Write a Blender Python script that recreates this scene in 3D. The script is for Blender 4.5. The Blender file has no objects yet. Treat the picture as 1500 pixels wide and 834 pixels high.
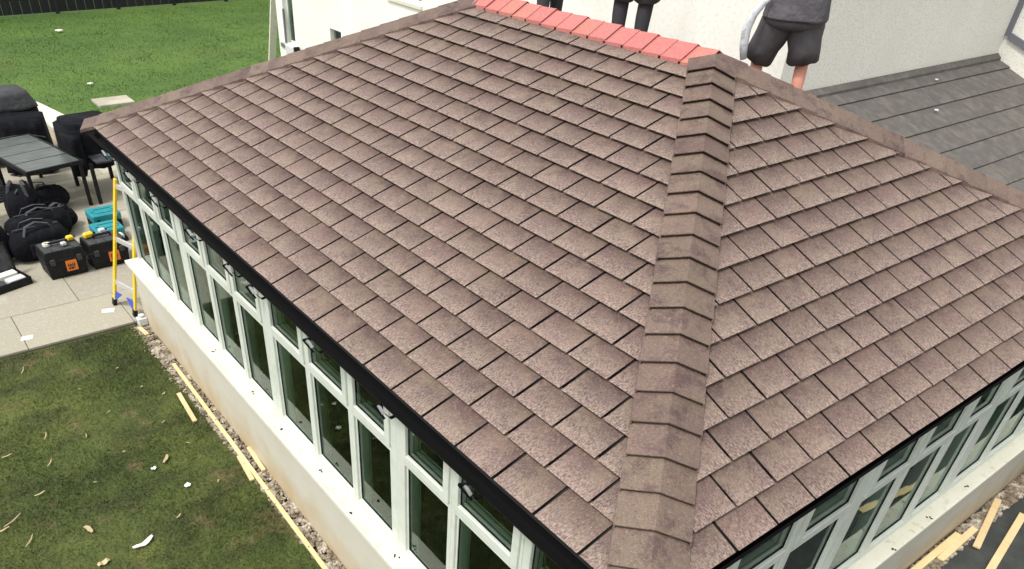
import bpy, bmesh, math, random
from mathutils import Vector, Matrix, Euler
from math import sin, cos, tan, pi, sqrt, radians
random.seed(7)
S = bpy.context.scene
COL = S.collection

# ------------------------------------------------------------------ camera
cam_d = bpy.data.cameras.new('camera'); cam = bpy.data.objects.new('camera', cam_d); COL.objects.link(cam)
CR = Vector((0.79676747, -0.60250222, 0.04643165)); CD = Vector((-0.34518545, -0.51685481, -0.78339524)); CF = Vector((0.49599580, 0.60815473, -0.61978705))
CAM = Vector((-1.8585807, -1.1120480, 2.4462656))
m = Matrix((CR, -CD, -CF)).transposed().to_4x4(); m.translation = CAM
cam.matrix_world = m
cam_d.sensor_width = 36; cam_d.lens = 36*1109.224/1500
cam_d.shift_x = (750-693.36)/1500; cam_d.shift_y = (650.07-417)/1500
cam_d.clip_start = 0.05; cam_d.clip_end = 2000
S.camera = cam

# ------------------------------------------------------------------ light
SUN_EL, SUN_AZ = radians(60), radians(187)      # azimuth of the sun, measured from +x towards +y
sd = Vector((cos(SUN_AZ)*cos(SUN_EL), sin(SUN_AZ)*cos(SUN_EL), sin(SUN_EL)))
W = bpy.data.worlds.new('World'); S.world = W; W.use_nodes = True
nt = W.node_tree; nt.nodes.clear()
sky = nt.nodes.new('ShaderNodeTexSky'); sky.sky_type = 'NISHITA'; sky.sun_disc = False
sky.sun_elevation = SUN_EL; sky.sun_rotation = math.atan2(sd.x, sd.y)
sky.air_density = 1.0; sky.dust_density = 3.0; sky.ozone_density = 1.0
bg = nt.nodes.new('ShaderNodeBackground'); bg.inputs[1].default_value = 0.15
wo = nt.nodes.new('ShaderNodeOutputWorld')
hsv = nt.nodes.new('ShaderNodeHueSaturation'); hsv.inputs['Saturation'].default_value = 0.06   # thin overcast: the blue is washed out
nt.links.new(sky.outputs[0], hsv.inputs['Color']); nt.links.new(hsv.outputs[0], bg.inputs[0]); nt.links.new(bg.outputs[0], wo.inputs[0])
sun_d = bpy.data.lights.new('sun', 'SUN'); sun_d.energy = 1.4; sun_d.angle = radians(10); sun_d.color = (1.0, 0.95, 0.85)
sun = bpy.data.objects.new('sun', sun_d); COL.objects.link(sun)
sun.rotation_euler = sd.to_track_quat('Z', 'Y').to_euler()
S.view_settings.view_transform = 'Standard'; S.view_settings.look = 'None'
S.view_settings.exposure = 0.72; S.view_settings.gamma = 1.0

# ------------------------------------------------------------------ materials
def mat(name, base, rough=0.7, metal=0.0, noise=None, bump=None, spec=None, coord='Object', rnd=0.0, extra=None, attr=None, hue=.008):
    """noise: list of (scale, detail, colour, lo, hi, amount, stretch)  bump: (scale, strength, distance)"""
    M = bpy.data.materials.new(name); M.use_nodes = True
    n = M.node_tree; L = n.links; b = n.nodes['Principled BSDF']
    b.inputs['Roughness'].default_value = rough; b.inputs['Metallic'].default_value = metal
    if spec is not None: b.inputs['Specular IOR Level'].default_value = spec
    tc = n.nodes.new('ShaderNodeTexCoord'); src = tc.outputs[coord]
    if rnd:
        if attr: oi = n.nodes.new('ShaderNodeAttribute'); oi.attribute_name = attr; RO = oi.outputs['Fac']
        else: oi = n.nodes.new('ShaderNodeObjectInfo'); RO = oi.outputs['Random']
        ml = n.nodes.new('ShaderNodeMath'); ml.operation = 'MULTIPLY'; ml.inputs[1].default_value = 40
        L.new(RO, ml.inputs[0])
        va = n.nodes.new('ShaderNodeVectorMath'); va.operation = 'ADD'
        L.new(src, va.inputs[0]); L.new(ml.outputs[0], va.inputs[1]); src = va.outputs[0]
    rgb = n.nodes.new('ShaderNodeRGB'); rgb.outputs[0].default_value = (*base, 1); cur = rgb.outputs[0]
    for (sc, det, col, lo, hi, amt, st) in (noise or []):
        mp = n.nodes.new('ShaderNodeMapping'); mp.inputs['Scale'].default_value = st; L.new(src, mp.inputs[0])
        nz = n.nodes.new('ShaderNodeTexNoise'); nz.inputs['Scale'].default_value = sc; nz.inputs['Detail'].default_value = det
        nz.inputs['Roughness'].default_value = 0.62
        L.new(mp.outputs[0], nz.inputs[0])
        mr = n.nodes.new('ShaderNodeMapRange'); mr.inputs[1].default_value = lo; mr.inputs[2].default_value = hi; mr.inputs[4].default_value = amt
        L.new(nz.outputs[0], mr.inputs[0])
        mx = n.nodes.new('ShaderNodeMix'); mx.data_type = 'RGBA'; L.new(mr.outputs[0], mx.inputs[0]); L.new(cur, mx.inputs[6]); mx.inputs[7].default_value = (*col, 1)
        cur = mx.outputs[2]
    if rnd:
        hs = n.nodes.new('ShaderNodeHueSaturation')
        mr = n.nodes.new('ShaderNodeMapRange'); mr.inputs[3].default_value = 1-rnd; mr.inputs[4].default_value = 1+rnd
        L.new(RO, mr.inputs[0]); L.new(mr.outputs[0], hs.inputs['Value']); L.new(cur, hs.inputs['Color'])
        m2 = n.nodes.new('ShaderNodeMath'); m2.operation = 'MULTIPLY'; m2.inputs[1].default_value = 7.31; L.new(RO, m2.inputs[0])
        m3 = n.nodes.new('ShaderNodeMath'); m3.operation = 'FRACT'; L.new(m2.outputs[0], m3.inputs[0])
        mr2 = n.nodes.new('ShaderNodeMapRange'); mr2.inputs[3].default_value = 0.5-hue; mr2.inputs[4].default_value = 0.5+hue
        L.new(m3.outputs[0], mr2.inputs[0]); L.new(mr2.outputs[0], hs.inputs['Hue'])
        cur = hs.outputs[0]
    if extra: cur = extra(n, L, cur, src, tc)
    L.new(cur, b.inputs['Base Color'])
    if bump:
        nz = n.nodes.new('ShaderNodeTexNoise'); nz.inputs['Scale'].default_value = bump[0]; nz.inputs['Detail'].default_value = 5; L.new(src, nz.inputs[0])
        bp = n.nodes.new('ShaderNodeBump'); bp.inputs['Strength'].default_value = bump[1]; bp.inputs['Distance'].default_value = bump[2]
        L.new(nz.outputs[0], bp.inputs['Height']); L.new(bp.outputs[0], b.inputs['Normal'])
    return M
U1 = (1, 1, 1)
def slate_wear_shade(lo, hi, ax='Y', col=(0.48, 0.375, 0.325)):
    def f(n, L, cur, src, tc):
        # pale scuffed granules towards the exposed tail edge of each slate; the same gradient paints in the head shade
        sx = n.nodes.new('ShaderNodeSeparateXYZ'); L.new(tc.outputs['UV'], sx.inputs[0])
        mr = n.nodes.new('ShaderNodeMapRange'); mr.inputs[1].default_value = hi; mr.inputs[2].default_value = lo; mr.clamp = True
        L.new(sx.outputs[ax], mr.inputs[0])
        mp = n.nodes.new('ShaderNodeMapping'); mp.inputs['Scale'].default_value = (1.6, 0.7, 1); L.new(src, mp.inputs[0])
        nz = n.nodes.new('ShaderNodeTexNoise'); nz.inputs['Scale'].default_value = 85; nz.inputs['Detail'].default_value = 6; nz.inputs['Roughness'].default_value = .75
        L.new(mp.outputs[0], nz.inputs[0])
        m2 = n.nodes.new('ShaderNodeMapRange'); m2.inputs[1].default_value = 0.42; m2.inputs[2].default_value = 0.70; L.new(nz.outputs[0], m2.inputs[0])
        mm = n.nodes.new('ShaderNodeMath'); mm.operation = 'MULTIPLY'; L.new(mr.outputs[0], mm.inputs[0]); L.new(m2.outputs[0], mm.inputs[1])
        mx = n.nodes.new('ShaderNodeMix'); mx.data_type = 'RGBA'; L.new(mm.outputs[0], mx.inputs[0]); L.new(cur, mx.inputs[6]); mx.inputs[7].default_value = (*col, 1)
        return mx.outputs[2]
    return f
def splash(n, L, cur, src, tc):
    # earth splashed up the foot of the rendered wall, in an uneven band of its own
    sx = n.nodes.new('ShaderNodeSeparateXYZ'); L.new(tc.outputs['Object'], sx.inputs[0])
    nz = n.nodes.new('ShaderNodeTexNoise'); nz.inputs['Scale'].default_value = 3.5; nz.inputs['Detail'].default_value = 7; L.new(src, nz.inputs[0])
    a = n.nodes.new('ShaderNodeMath'); a.operation = 'MULTIPLY_ADD'; a.inputs[1].default_value = -.7; L.new(nz.outputs[0], a.inputs[0]); L.new(sx.outputs['Z'], a.inputs[2])
    mr = n.nodes.new('ShaderNodeMapRange'); mr.inputs[1].default_value = -2.25; mr.inputs[2].default_value = -2.68; mr.inputs[4].default_value = .75; L.new(a.outputs[0], mr.inputs[0])
    mx = n.nodes.new('ShaderNodeMix'); mx.data_type = 'RGBA'; L.new(mr.outputs[0], mx.inputs[0]); L.new(cur, mx.inputs[6]); mx.inputs[7].default_value = (0.42, 0.30, 0.14, 1)
    return mx.outputs[2]
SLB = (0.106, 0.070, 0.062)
SL_N = [(5.0, 5, (0.160, 0.118, 0.088), .44, .62, .8, U1), (8.0, 5, (0.066, 0.040, 0.041), .49, .64, .85, U1), (2.0, 3, (0.130, 0.080, 0.070), .50, .66, .5, U1),
        (70, 6, (0.29, 0.215, 0.165), .53, .70, .6, (1.6, .7, 1)), (170, 4, (0.36, 0.28, 0.22), .57, .70, .55, (1.4, .7, 1)), (120, 4, (0.040, 0.026, 0.024), .54, .67, .6, (1.5, .7, 1))]
M_slate = mat('brown_slate', SLB, .62, noise=SL_N, bump=(160, .5, .0015), rnd=.12, hue=.007, spec=.25, extra=slate_wear_shade(.0, .17))
M_slate_far = mat('brown_slate_joined', SLB, .62, noise=SL_N, bump=(160, .5, .0015), rnd=.12, hue=.007, spec=.25, extra=slate_wear_shade(.0, .17), attr='rnd')
M_cap = mat('brown_hip_cap', (0.140, 0.098, 0.082), .6, noise=SL_N, bump=(150, .5, .0015), rnd=.12, spec=.35)
M_red = mat('red_ridge_plastic', (0.43, 0.145, 0.125), .5, noise=[(60, 4, (0.58, 0.22, 0.18), .42, .7, .8, U1), (5, 5, (0.42, 0.17, 0.15), .5, .7, .7, U1)], bump=(120, .3, .001), rnd=.05)
M_deck = mat('roof_underlay', (0.012, 0.011, 0.011), .9)
M_upvc = mat('white_upvc', (0.62, 0.66, 0.60), .36, noise=[(9, 4, (0.45, 0.49, 0.40), .45, .75, .5, U1)], rnd=.02)
M_sill = mat('cream_sill', (0.66, 0.645, 0.53), .42, noise=[(14, 6, (0.36, 0.33, 0.25), .54, .74, .85, U1), (3, 3, (0.72, 0.70, 0.62), .4, .7, .6, U1)])
M_wallr = mat('cream_smooth_render', (0.53, 0.515, 0.44), .85, noise=[(2.2, 5, (0.50, 0.46, 0.37), .45, .75, .8, (1, 1, 2)), (40, 4, (0.52, 0.49, 0.42), .5, .7, .35, U1)], bump=(90, .35, .003), extra=splash)
M_black = mat('black_gutter_plastic', (0.004, 0.004, 0.005), .8, rnd=.02, spec=.12)
M_metal = mat('bright_bracket_metal', (0.6, 0.6, 0.6), .35, .8)
def glassmat(name, tint, refl=1.0):
    M = bpy.data.materials.new(name); M.use_nodes = True; n = M.node_tree; n.nodes.clear()
    o = n.nodes.new('ShaderNodeOutputMaterial'); t = n.nodes.new('ShaderNodeBsdfTransparent'); t.inputs[0].default_value = (*tint, 1)
    g = n.nodes.new('ShaderNodeBsdfGlossy'); g.inputs['Roughness'].default_value = .02; g.inputs[0].default_value = (.9, 1, .95, 1)
    tc = n.nodes.new('ShaderNodeTexCoord'); nz = n.nodes.new('ShaderNodeTexNoise'); nz.inputs['Scale'].default_value = 2.5
    bp = n.nodes.new('ShaderNodeBump'); bp.inputs['Strength'].default_value = .25; bp.inputs['Distance'].default_value = .004
    n.links.new(tc.outputs['Object'], nz.inputs[0]); n.links.new(nz.outputs[0], bp.inputs['Height']); n.links.new(bp.outputs[0], g.inputs['Normal'])
    f = n.nodes.new('ShaderNodeFresnel'); f.inputs[0].default_value = 1.55
    mx = n.nodes.new('ShaderNodeMixShader'); n.links.new(f.outputs[0], mx.inputs[0]); n.links.new(t.outputs[0], mx.inputs[1]); n.links.new(g.outputs[0], mx.inputs[2])
    n.links.new(mx.outputs[0], o.inputs[0]); return M
M_glass = glassmat('green_tinted_glass', (0.90, 0.93, 0.89))
M_pebble = mat('pebbledash', (0.84, 0.83, 0.76), .9, noise=[(48, 5, (0.46, 0.45, 0.41), .50, .70, .75, U1), (1.4, 3, (0.74, 0.73, 0.66), .4, .7, .5, U1)], bump=(75, .5, .008))
M_white = mat('white_house_paint', (0.83, 0.825, 0.77), .85, noise=[(1.1, 4, (0.68, 0.685, 0.62), .42, .7, .8, (1, 1, .25)), (22, 4, (0.6, 0.6, 0.53), .5, .7, .5, U1)], bump=(30, .3, .006))
M_dtile = mat('dark_grey_roof_tile', (0.095, 0.088, 0.084), .8, noise=[(7, 6, (0.15, 0.138, 0.12), .44, .66, .8, U1), (60, 5, (0.17, 0.165, 0.15), .6, .75, .5, U1), (2.0, 6, (0.22, 0.205, 0.175), .55, .74, .7, U1)], bump=(50, .6, .006), rnd=.04)
M_conc = mat('patio_concrete', (0.345, 0.32, 0.25), .88, noise=[(2.3, 6, (0.34, 0.31, 0.255), .42, .68, .9, U1), (36, 5, (0.52, 0.48, 0.40), .5, .7, .5, U1), (1.0, 3, (0.55, 0.51, 0.43), .6, .75, .7, U1)], bump=(60, .5, .004), rnd=.05)
M_grout = mat('patio_bed', (0.25, 0.225, 0.18), .95)
M_lawnf = mat('mown_lawn', (0.050, 0.108, 0.013), .9, noise=[(.35, 5, (0.088, 0.158, 0.020), .40, .66, .9, (1, 1.5, 1)), (1.3, 6, (0.045, 0.10, 0.012), .44, .70, .7, (2.2, .7, 1)), (.3, 3, (0.10, 0.10, 0.03), .58, .76, .7, U1), (30, 4, (0.12, 0.19, 0.035), .5, .68, .4, U1)], bump=(26, .5, .02))
M_lawnn = mat('mossy_lawn', (0.056, 0.080, 0.014), .92, noise=[(.9, 6, (0.104, 0.126, 0.026), .42, .60, .9, U1), (1.5, 6, (0.035, 0.048, 0.010), .45, .62, .9, (1, 1.6, 1)), (2.6, 5, (0.16, 0.118, 0.055), .56, .70, .8, U1), (45, 4, (0.18, 0.175, 0.06), .54, .72, .5, (1, 2, 1))], bump=(28, .9, .04))
M_grass = mat('grass_blades', (0.058, 0.084, 0.014), .8, noise=[(.9, 5, (0.106, 0.130, 0.026), .42, .60, .9, U1), (1.5, 5, (0.040, 0.055, 0.011), .45, .62, .9, (1, 1.6, 1)), (2.6, 5, (0.17, 0.13, 0.06), .56, .70, .7, U1)])
M_grassf = mat('grass_blades_bright', (0.052, 0.108, 0.013), .9, noise=[(.35, 5, (0.088, 0.158, 0.020), .40, .66, .9, (1, 1.5, 1)), (1.3, 6, (0.050, 0.105, 0.013), .44, .70, .7, (2.2, .7, 1))])
M_earth = mat('bare_earth', (0.075, 0.055, 0.035), .95, noise=[(12, 6, (0.14, 0.10, 0.06), .45, .7, .8, U1)], bump=(40, 1, .02))
M_tarmac = mat('dark_wet_ground', (0.034, 0.038, 0.036), .75, noise=[(5, 6, (0.060, 0.064, 0.058), .45, .7, .9, U1), (60, 4, (0.09, 0.09, 0.08), .62, .76, .5, U1)], bump=(70, .7, .006))
M_stone = mat('gravel_stone', (0.19, 0.155, 0.11), .85, noise=[(9, 3, (0.5, 0.45, 0.37), .45, .62, .9, U1), (13, 3, (0.12, 0.085, 0.055), .5, .65, .8, U1)])
M_batten = mat('new_pine_batten', (0.68, 0.53, 0.29), .7, noise=[(14, 5, (0.56, 0.40, 0.19), .45, .7, .7, (8, 1, 8)), (3, 3, (0.74, 0.62, 0.38), .45, .7, .6, U1)], rnd=.07)
M_fence = mat('dark_stained_fence', (0.011, 0.012, 0.015), .8, noise=[(6, 4, (0.017, 0.018, 0.021), .4, .7, .8, (6, 6, .6))], rnd=.15)
M_hbox = mat('black_tool_plastic', (0.006, 0.0065, 0.008), .55, spec=.25, noise=[(20, 4, (0.022, 0.022, 0.025), .5, .7, .6, U1)])
M_fabric = mat('black_cover_fabric', (0.007, 0.0075, 0.010), .85, noise=[(8, 4, (0.018, 0.019, 0.024), .5, .7, .7, U1)], bump=(12, .8, .02), spec=.1)
M_gfabric = mat('grey_cover_fabric', (0.035, 0.037, 0.042), .8, noise=[(10, 4, (0.065, 0.068, 0.074), .45, .7, .7, U1)], bump=(14, .8, .02))
M_slatm = mat('dark_grey_table', (0.065, 0.078, 0.072), .32, noise=[(4, 4, (0.15, 0.165, 0.15), .4, .7, .8, (1, 4, 1))])
M_teal = mat('teal_case_plastic', (0.02, 0.24, 0.28), .45, noise=[(12, 3, (0.04, 0.32, 0.36), .45, .7, .6, U1)])
M_orange = mat('orange_badge', (0.72, 0.20, 0.035), .5)
M_yel = mat('yellow_fibreglass', (0.80, 0.56, 0.02), .45, noise=[(9, 4, (0.7, 0.44, 0.03), .5, .7, .6, U1)])
M_blue = mat('blue_ladder_bracket', (0.03, 0.07, 0.42), .5)
M_alu = mat('pale_aluminium', (0.68, 0.69, 0.68), .35, .6)
M_lgrey = mat('light_grey_plastic', (0.62, 0.64, 0.64), .5, noise=[(18, 4, (0.42, 0.44, 0.45), .5, .7, .6, U1)])
M_paper = mat('white_scrap', (0.80, 0.79, 0.72), .7)
M_splint = mat('pale_wood_splinter', (0.46, 0.37, 0.21), .7, rnd=.15)
M_frameg = mat('grey_window_frame', (0.15, 0.155, 0.18), .45)
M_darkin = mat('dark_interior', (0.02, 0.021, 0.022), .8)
M_floor = mat('inside_floor', (0.46, 0.53, 0.38), .6, noise=[(1.8, 5, (0.28, 0.33, 0.22), .42, .65, .9, U1)])
M_inwall = mat('inside_wall', (0.50, 0.52, 0.46), .8)
M_skin = mat('skin', (0.60, 0.27, 0.19), .5, noise=[(9, 4, (0.66, 0.33, 0.24), .45, .7, .7, U1)])
M_skin.node_tree.nodes['Principled BSDF'].inputs['Subsurface Weight'].default_value = .08
M_short = mat('charcoal_shorts_cloth', (0.060, 0.057, 0.062), .85, noise=[(14, 5, (0.085, 0.08, 0.085), .45, .7, .7, U1)], bump=(9, .5, .02))
M_shirt = mat('grey_tshirt_cloth', (0.090, 0.086, 0.096), .85, noise=[(6, 4, (0.13, 0.125, 0.14), .45, .7, .7, U1)], bump=(8, 1.0, .035))
M_sock = mat('black_trouser_cloth', (0.028, 0.027, 0.031), .85, bump=(10, .5, .02))
M_boot = mat('dark_boot', (0.03, 0.025, 0.02), .6)
M_hair = mat('brown_hair', (0.045, 0.028, 0.018), .6, bump=(60, .8, .01))
M_strap = mat('pale_strap', (0.60, 0.63, 0.66), .4, noise=[(20, 4, (0.25, 0.26, 0.3), .52, .66, .7, U1)])

# ------------------------------------------------------------------ helpers
def new_mesh(name, bm, m, smooth=False):
    me = bpy.data.meshes.new(name); bmesh.ops.recalc_face_normals(bm, faces=bm.faces[:]); bm.to_mesh(me); bm.free()
    me.materials.append(m)
    if smooth:
        for p in me.polygons: p.use_smooth = True
    return me
WM = {}
def wm(o): return WM.get(o.name, Matrix())
def obj(name, bm, m, parent=None, M=None, smooth=False):
    """a mesh object; geometry in world coordinates unless a world matrix M is given"""
    me = bm if isinstance(bm, bpy.types.Mesh) else new_mesh(name, bm, m, smooth)
    o = bpy.data.objects.new(name, me); COL.objects.link(o)
    M = M or Matrix(); o.matrix_basis = M; WM[o.name] = M.copy()
    if parent: o.parent = parent; o.matrix_parent_inverse = wm(parent).inverted()
    return o
def thing(name, label, cat, loc, rz=0, group=None):
    o = bpy.data.objects.new(name, None); COL.objects.link(o); o.empty_display_size = .1
    M = Matrix.Translation(loc) @ Matrix.Rotation(rz, 4, 'Z'); o.matrix_basis = M; WM[o.name] = M.copy()
    o['label'] = label; o['category'] = cat
    if group: o['group'] = group
    return o
def tag(o, label, cat, group=None):
    o['label'] = label; o['category'] = cat
    if group: o['group'] = group
    return o
def struct(o): o['kind'] = 'structure'; return o
def stuff(o): o['kind'] = 'stuff'; return o
def BM(): return bmesh.new()
def box(bm, lo, hi, M=None, bev=0):
    lo, hi = Vector(lo), Vector(hi); c = (lo+hi)/2; s = hi-lo
    r = bmesh.ops.create_cube(bm, size=1, matrix=Matrix.Translation(c) @ Matrix.Diagonal((*s, 1)))
    if bev:
        es = list({e for v in r['verts'] for e in v.link_edges})
        rr = bmesh.ops.bevel(bm, geom=es, offset=bev, segments=1, affect='EDGES'); vs = list({v for f in rr['faces'] for v in f.verts} | {v for v in r['verts'] if v.is_valid})
    else: vs = r['verts']
    if M is not None: bmesh.ops.transform(bm, matrix=M, verts=vs)
    return vs
def bar(bm, a, b, w, h, up=(0, 0, 1), bev=0):
    a, b = Vector(a), Vector(b); d = b-a; L = d.length; z = d.normalized(); x = Vector(up).cross(z)
    if x.length < 1e-4: x = Vector((1, 0, 0)).cross(z)
    x.normalize(); y = z.cross(x); M = Matrix((x, y, z)).transposed().to_4x4(); M.translation = a
    return box(bm, (-w/2, -h/2, 0), (w/2, h/2, L), M, bev)
def tube(bm, pts, r, seg=10, caps=True):
    pts = [Vector(p) for p in pts]; n = len(pts); rs = r if isinstance(r, (list, tuple)) else [r]*n
    rings = []; prev = None
    for i, p in enumerate(pts):
        t = (pts[min(i+1, n-1)]-pts[max(i-1, 0)]).normalized()
        x = prev - t*prev.dot(t) if prev else (Vector((0, 0, 1)).cross(t) if abs(t.z) < .9 else Vector((1, 0, 0)).cross(t))
        x.normalize(); prev = x; y = t.cross(x)
        rr = rs[i] if isinstance(rs[i], (tuple, list)) else (rs[i], rs[i])
        rings.append([bm.verts.new(p + x*cos(2*pi*k/seg)*rr[0] + y*sin(2*pi*k/seg)*rr[1]) for k in range(seg)])
    for a, b in zip(rings, rings[1:]):
        for k in range(seg): bm.faces.new((a[k], a[(k+1) % seg], b[(k+1) % seg], b[k]))
    if caps: bm.faces.new(rings[0][::-1]); bm.faces.new(rings[-1])
    return rings
def loft(bm, rings, caps=True):
    """rings: lists of points, all the same length"""
    R = [[bm.verts.new(Vector(p)) for p in r] for r in rings]; n = len(R[0])
    for a, b in zip(R, R[1:]):
        for k in range(n): bm.faces.new((a[k], a[(k+1) % n], b[(k+1) % n], b[k]))
    if caps: bm.faces.new(R[0][::-1]); bm.faces.new(R[-1])
def prism(bm, top, bot):
    t = [bm.verts.new(p) for p in top]; b = [bm.verts.new(p) for p in bot]; n = len(t)
    bm.faces.new(t); bm.faces.new(b[::-1])
    for k in range(n): bm.faces.new((t[k], b[k], b[(k+1) % n], t[(k+1) % n]))
def poly(bm, pts): bm.faces.new([bm.verts.new(p) for p in pts])
def clip(P, f):
    """keep the side where f(x, y) >= 0, f linear"""
    out = []
    for i in range(len(P)):
        a, b = P[i], P[(i+1) % len(P)]; fa, fb = f(*a), f(*b)
        if fa >= 0: out.append(a)
        if (fa >= 0) != (fb >= 0):
            t = fa/(fa-fb); out.append((a[0]+(b[0]-a[0])*t, a[1]+(b[1]-a[1])*t))
    return out
def area(P): return abs(sum(P[i][0]*P[(i+1) % len(P)][1]-P[(i+1) % len(P)][0]*P[i][1] for i in range(len(P))))/2

# ================================================================== SETTING
G = -2.3                       # ground level, the eaves are z = 0
LEN, TL, TR = 7.75, 0.40523, 0.483965
XR = 3.1142; HR = XR*tan(TL); YR = HR/tan(TR); WID = 2*XR

bm = BM(); poly(bm, [(-300, -300, G-.03), (300, -300, G-.03), (300, 300, G-.03), (-300, 300, G-.03)])
struct(obj('ground', bm, M_earth))
def sheet(name, x0, y0, x1, y1, z, m, n=1, amp=0):
    bm = BM(); bmesh.ops.create_grid(bm, x_segments=n, y_segments=n, size=.5, matrix=Matrix.Translation(((x0+x1)/2, (y0+y1)/2, z)) @ Matrix.Diagonal((x1-x0, y1-y0, 1, 1)))
    if amp:
        for v in bm.verts: v.co.z += amp*(sin(v.co.x*3.1+v.co.y*1.7)+sin(v.co.y*4.3-v.co.x*2.2)+random.uniform(-.6, .6))*.3
    return struct(obj(name, bm, m, smooth=True))
sheet('lawn', -9, -7, -.085, 7.70, G-.006, M_lawnn, 60, .012)
sheet('lawn', -28, 13.2, 26, 60, G-.006, M_lawnf, 60, .01)
sheet('yard_surface', .0, -9, 20, .06, G-.012, M_tarmac, 40, .006)

# grass tufts: uneven blades over the near lawn and, coarser, over the far lawn
def blades(name, x0, y0, x1, y1, count, h, w, m, keep=None):
    V = []; F = []
    for i in range(count):
        x = random.uniform(x0, x1); y = random.uniform(y0, y1)
        if keep and not keep(x, y): continue
        d = 1+.5*sin(x*2.3+sin(y*1.9)*2)*cos(y*1.7+x)
        if random.random() > .45+.4*d: continue
        a = random.uniform(0, 2*pi); hh = h*random.uniform(.4, 1.25)*(.6+.4*d); t = random.uniform(.3, 1.6)*hh
        b = random.uniform(0, 2*pi); k = len(V); ww = w*random.uniform(.6, 1.3)
        V += [(x-cos(a)*ww, y-sin(a)*ww, G-.008), (x+cos(a)*ww, y+sin(a)*ww, G-.008), (x+cos(b)*t, y+sin(b)*t, G-.004+hh)]
        F.append((k, k+1, k+2))
    me = bpy.data.meshes.new(name); me.from_pydata(V, [], F); me.materials.append(m)
    o = bpy.data.objects.new(name, me); COL.objects.link(o); o['kind'] = 'stuff'
    return o
blades('grass', -3.6, 1.0, -.12, 7.66, 120000, .028, .004, M_grass)
blades('grass', -2.2, 13.3, 12, 28.0, 80000, .028, .010, M_grassf, keep=lambda x, y: not (x < 1.6 and y < 17.6) and x < 7.6+(y-16)*.3)

# patio: concrete slabs with recessed joints
bm = BM(); box(bm, (-7, 7.72, G-.1), (4.2, 14.55, G+.012)); box(bm, (-7, 14.55, G-.1), (.95, 17.6, G+.010))
patio = struct(obj('patio', bm, M_grout))
SW, SD = 1.18, .88; slab_me = None
j = 0; y = 7.71
while y < 17.2:
    x = -3.6-(.4 if j % 2 else 0)
    while x < 3.6:
        if not (y > 13.7 and x > -.25):
            if slab_me is None:
                b = BM(); box(b, (0, 0, 0), (SW-.008, SD-.008, .03), bev=.004); slab_me = new_mesh('slab', b, M_conc)
            obj('slab', slab_me, M_conc, patio, Matrix.Translation((x, y, G-.0+random.uniform(-.002, .002))))
        x += SW
    y += SD; j += 1

# low white garden wall between patio and lawn
t = thing('garden_wall', 'low cream garden wall with pale coping between patio and bright lawn', 'wall', (1.1, 15.0, G))
bm = BM(); cop = [(.96, 13.9), (1.36, 14.1), (1.40, 15.1), (1.12, 16.6), (.90, 17.6), (.62, 17.5), (.84, 16.3), (.88, 15.1)]
prism(bm, [(a, b, -1.985) for a, b in cop], [(a, b, -2.045) for a, b in cop]); obj('coping', bm, M_sill, t)
bm = BM(); prism(bm, [(a+(.03 if a < 1.1 else -.03), b, -2.046) for a, b in cop], [(a+(.03 if a < 1.1 else -.03), b, G-.02) for a, b in cop]); obj('wall_face', bm, M_wallr, t)

b = BM(); box(b, (2.25, 17.1, G-.02), (3.0, 17.7, G+.05), None, .01); o_ = obj('stepping_stone', b, M_conc); tag(o_, 'pale paving stone on the far lawn just above the roof edge', 'paving stone')
# gravel margins along the walls
def rock(r):
    b = BM(); bmesh.ops.create_icosphere(b, subdivisions=1, radius=r)
    for v in b.verts: v.co = Vector((v.co.x*random.uniform(.7, 1.3), v.co.y*random.uniform(.7, 1.2), v.co.z*random.uniform(.4, .8)))
    V = [v.co.copy() for v in b.verts]; F = [[v.index for v in f.verts] for f in b.faces]; b.free(); return V, F
ROCKS = [rock(1) for _ in range(6)]
def gravel(name, spots):
    V = []; F = []
    for (x, y, r) in spots:
        rv, rf = random.choice(ROCKS); a = random.uniform(0, 6.28); k = len(V); z = G+random.uniform(-.012, .012)
        V += [(x+(v.x*cos(a)-v.y*sin(a))*r, y+(v.x*sin(a)+v.y*cos(a))*r, z+v.z*r) for v in rv]; F += [[i+k for i in f] for f in rf]
    me = bpy.data.meshes.new(name); me.from_pydata(V, [], F); me.materials.append(M_stone)
    o = bpy.data.objects.new(name, me); COL.objects.link(o); o['kind'] = 'stuff'
    return o
gravel('gravel', [(random.uniform(-.10, .07), random.uniform(1.2, 7.66), random.uniform(.008, .028)) for _ in range(2600)]
       + [(random.gauss(-.06, .05), random.uniform(6.0, 7.6), random.uniform(.008, .022)) for _ in range(200)])
gravel('gravel', [(random.uniform(2.5, 8), random.uniform(-.10, .04), random.uniform(.010, .032)) for _ in range(2200)])

# ================================================================== CONSERVATORY
CON = thing('conservatory', 'white framed conservatory with brown slate hipped roof and red ridge tiles', 'conservatory', (XR, LEN/2, G))
WX, WY = .055, .055           # outer face of the dwarf walls
FX, FY = .122, .108           # outer face of the window frames
BACK = 6.42
bm = BM()
box(bm, (WX, WY, G-.1), (WX+.28, LEN-.10, -1.535)); wall_l = obj('dwarf_wall', bm, M_wallr, CON)
bm = BM(); box(bm, (WX+.28, WY, G-.1), (BACK, WY+.28, -1.535)); obj('dwarf_wall', bm, M_wallr, CON)
bm = BM(); box(bm, (WX+.28, LEN-.38, G-.1), (BACK, LEN-.10, -1.535)); obj('dwarf_wall', bm, M_wallr, CON)
bm = BM(); box(bm, (-.004, -.004, -1.535), (FX+.07, LEN-.03, -1.497), bev=.004); sl = obj('window_sill', bm, M_sill, CON)
bm = BM(); box(bm, (FX+.071, -.004, -1.535), (BACK, FY+.07, -1.497), bev=.004); obj('window_sill', bm, M_sill, CON)
bm = BM(); box(bm, (FX+.071, LEN-.21, -1.535), (BACK, LEN-.03, -1.497), bev=.004); obj('window_sill', bm, M_sill, CON)
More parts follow.
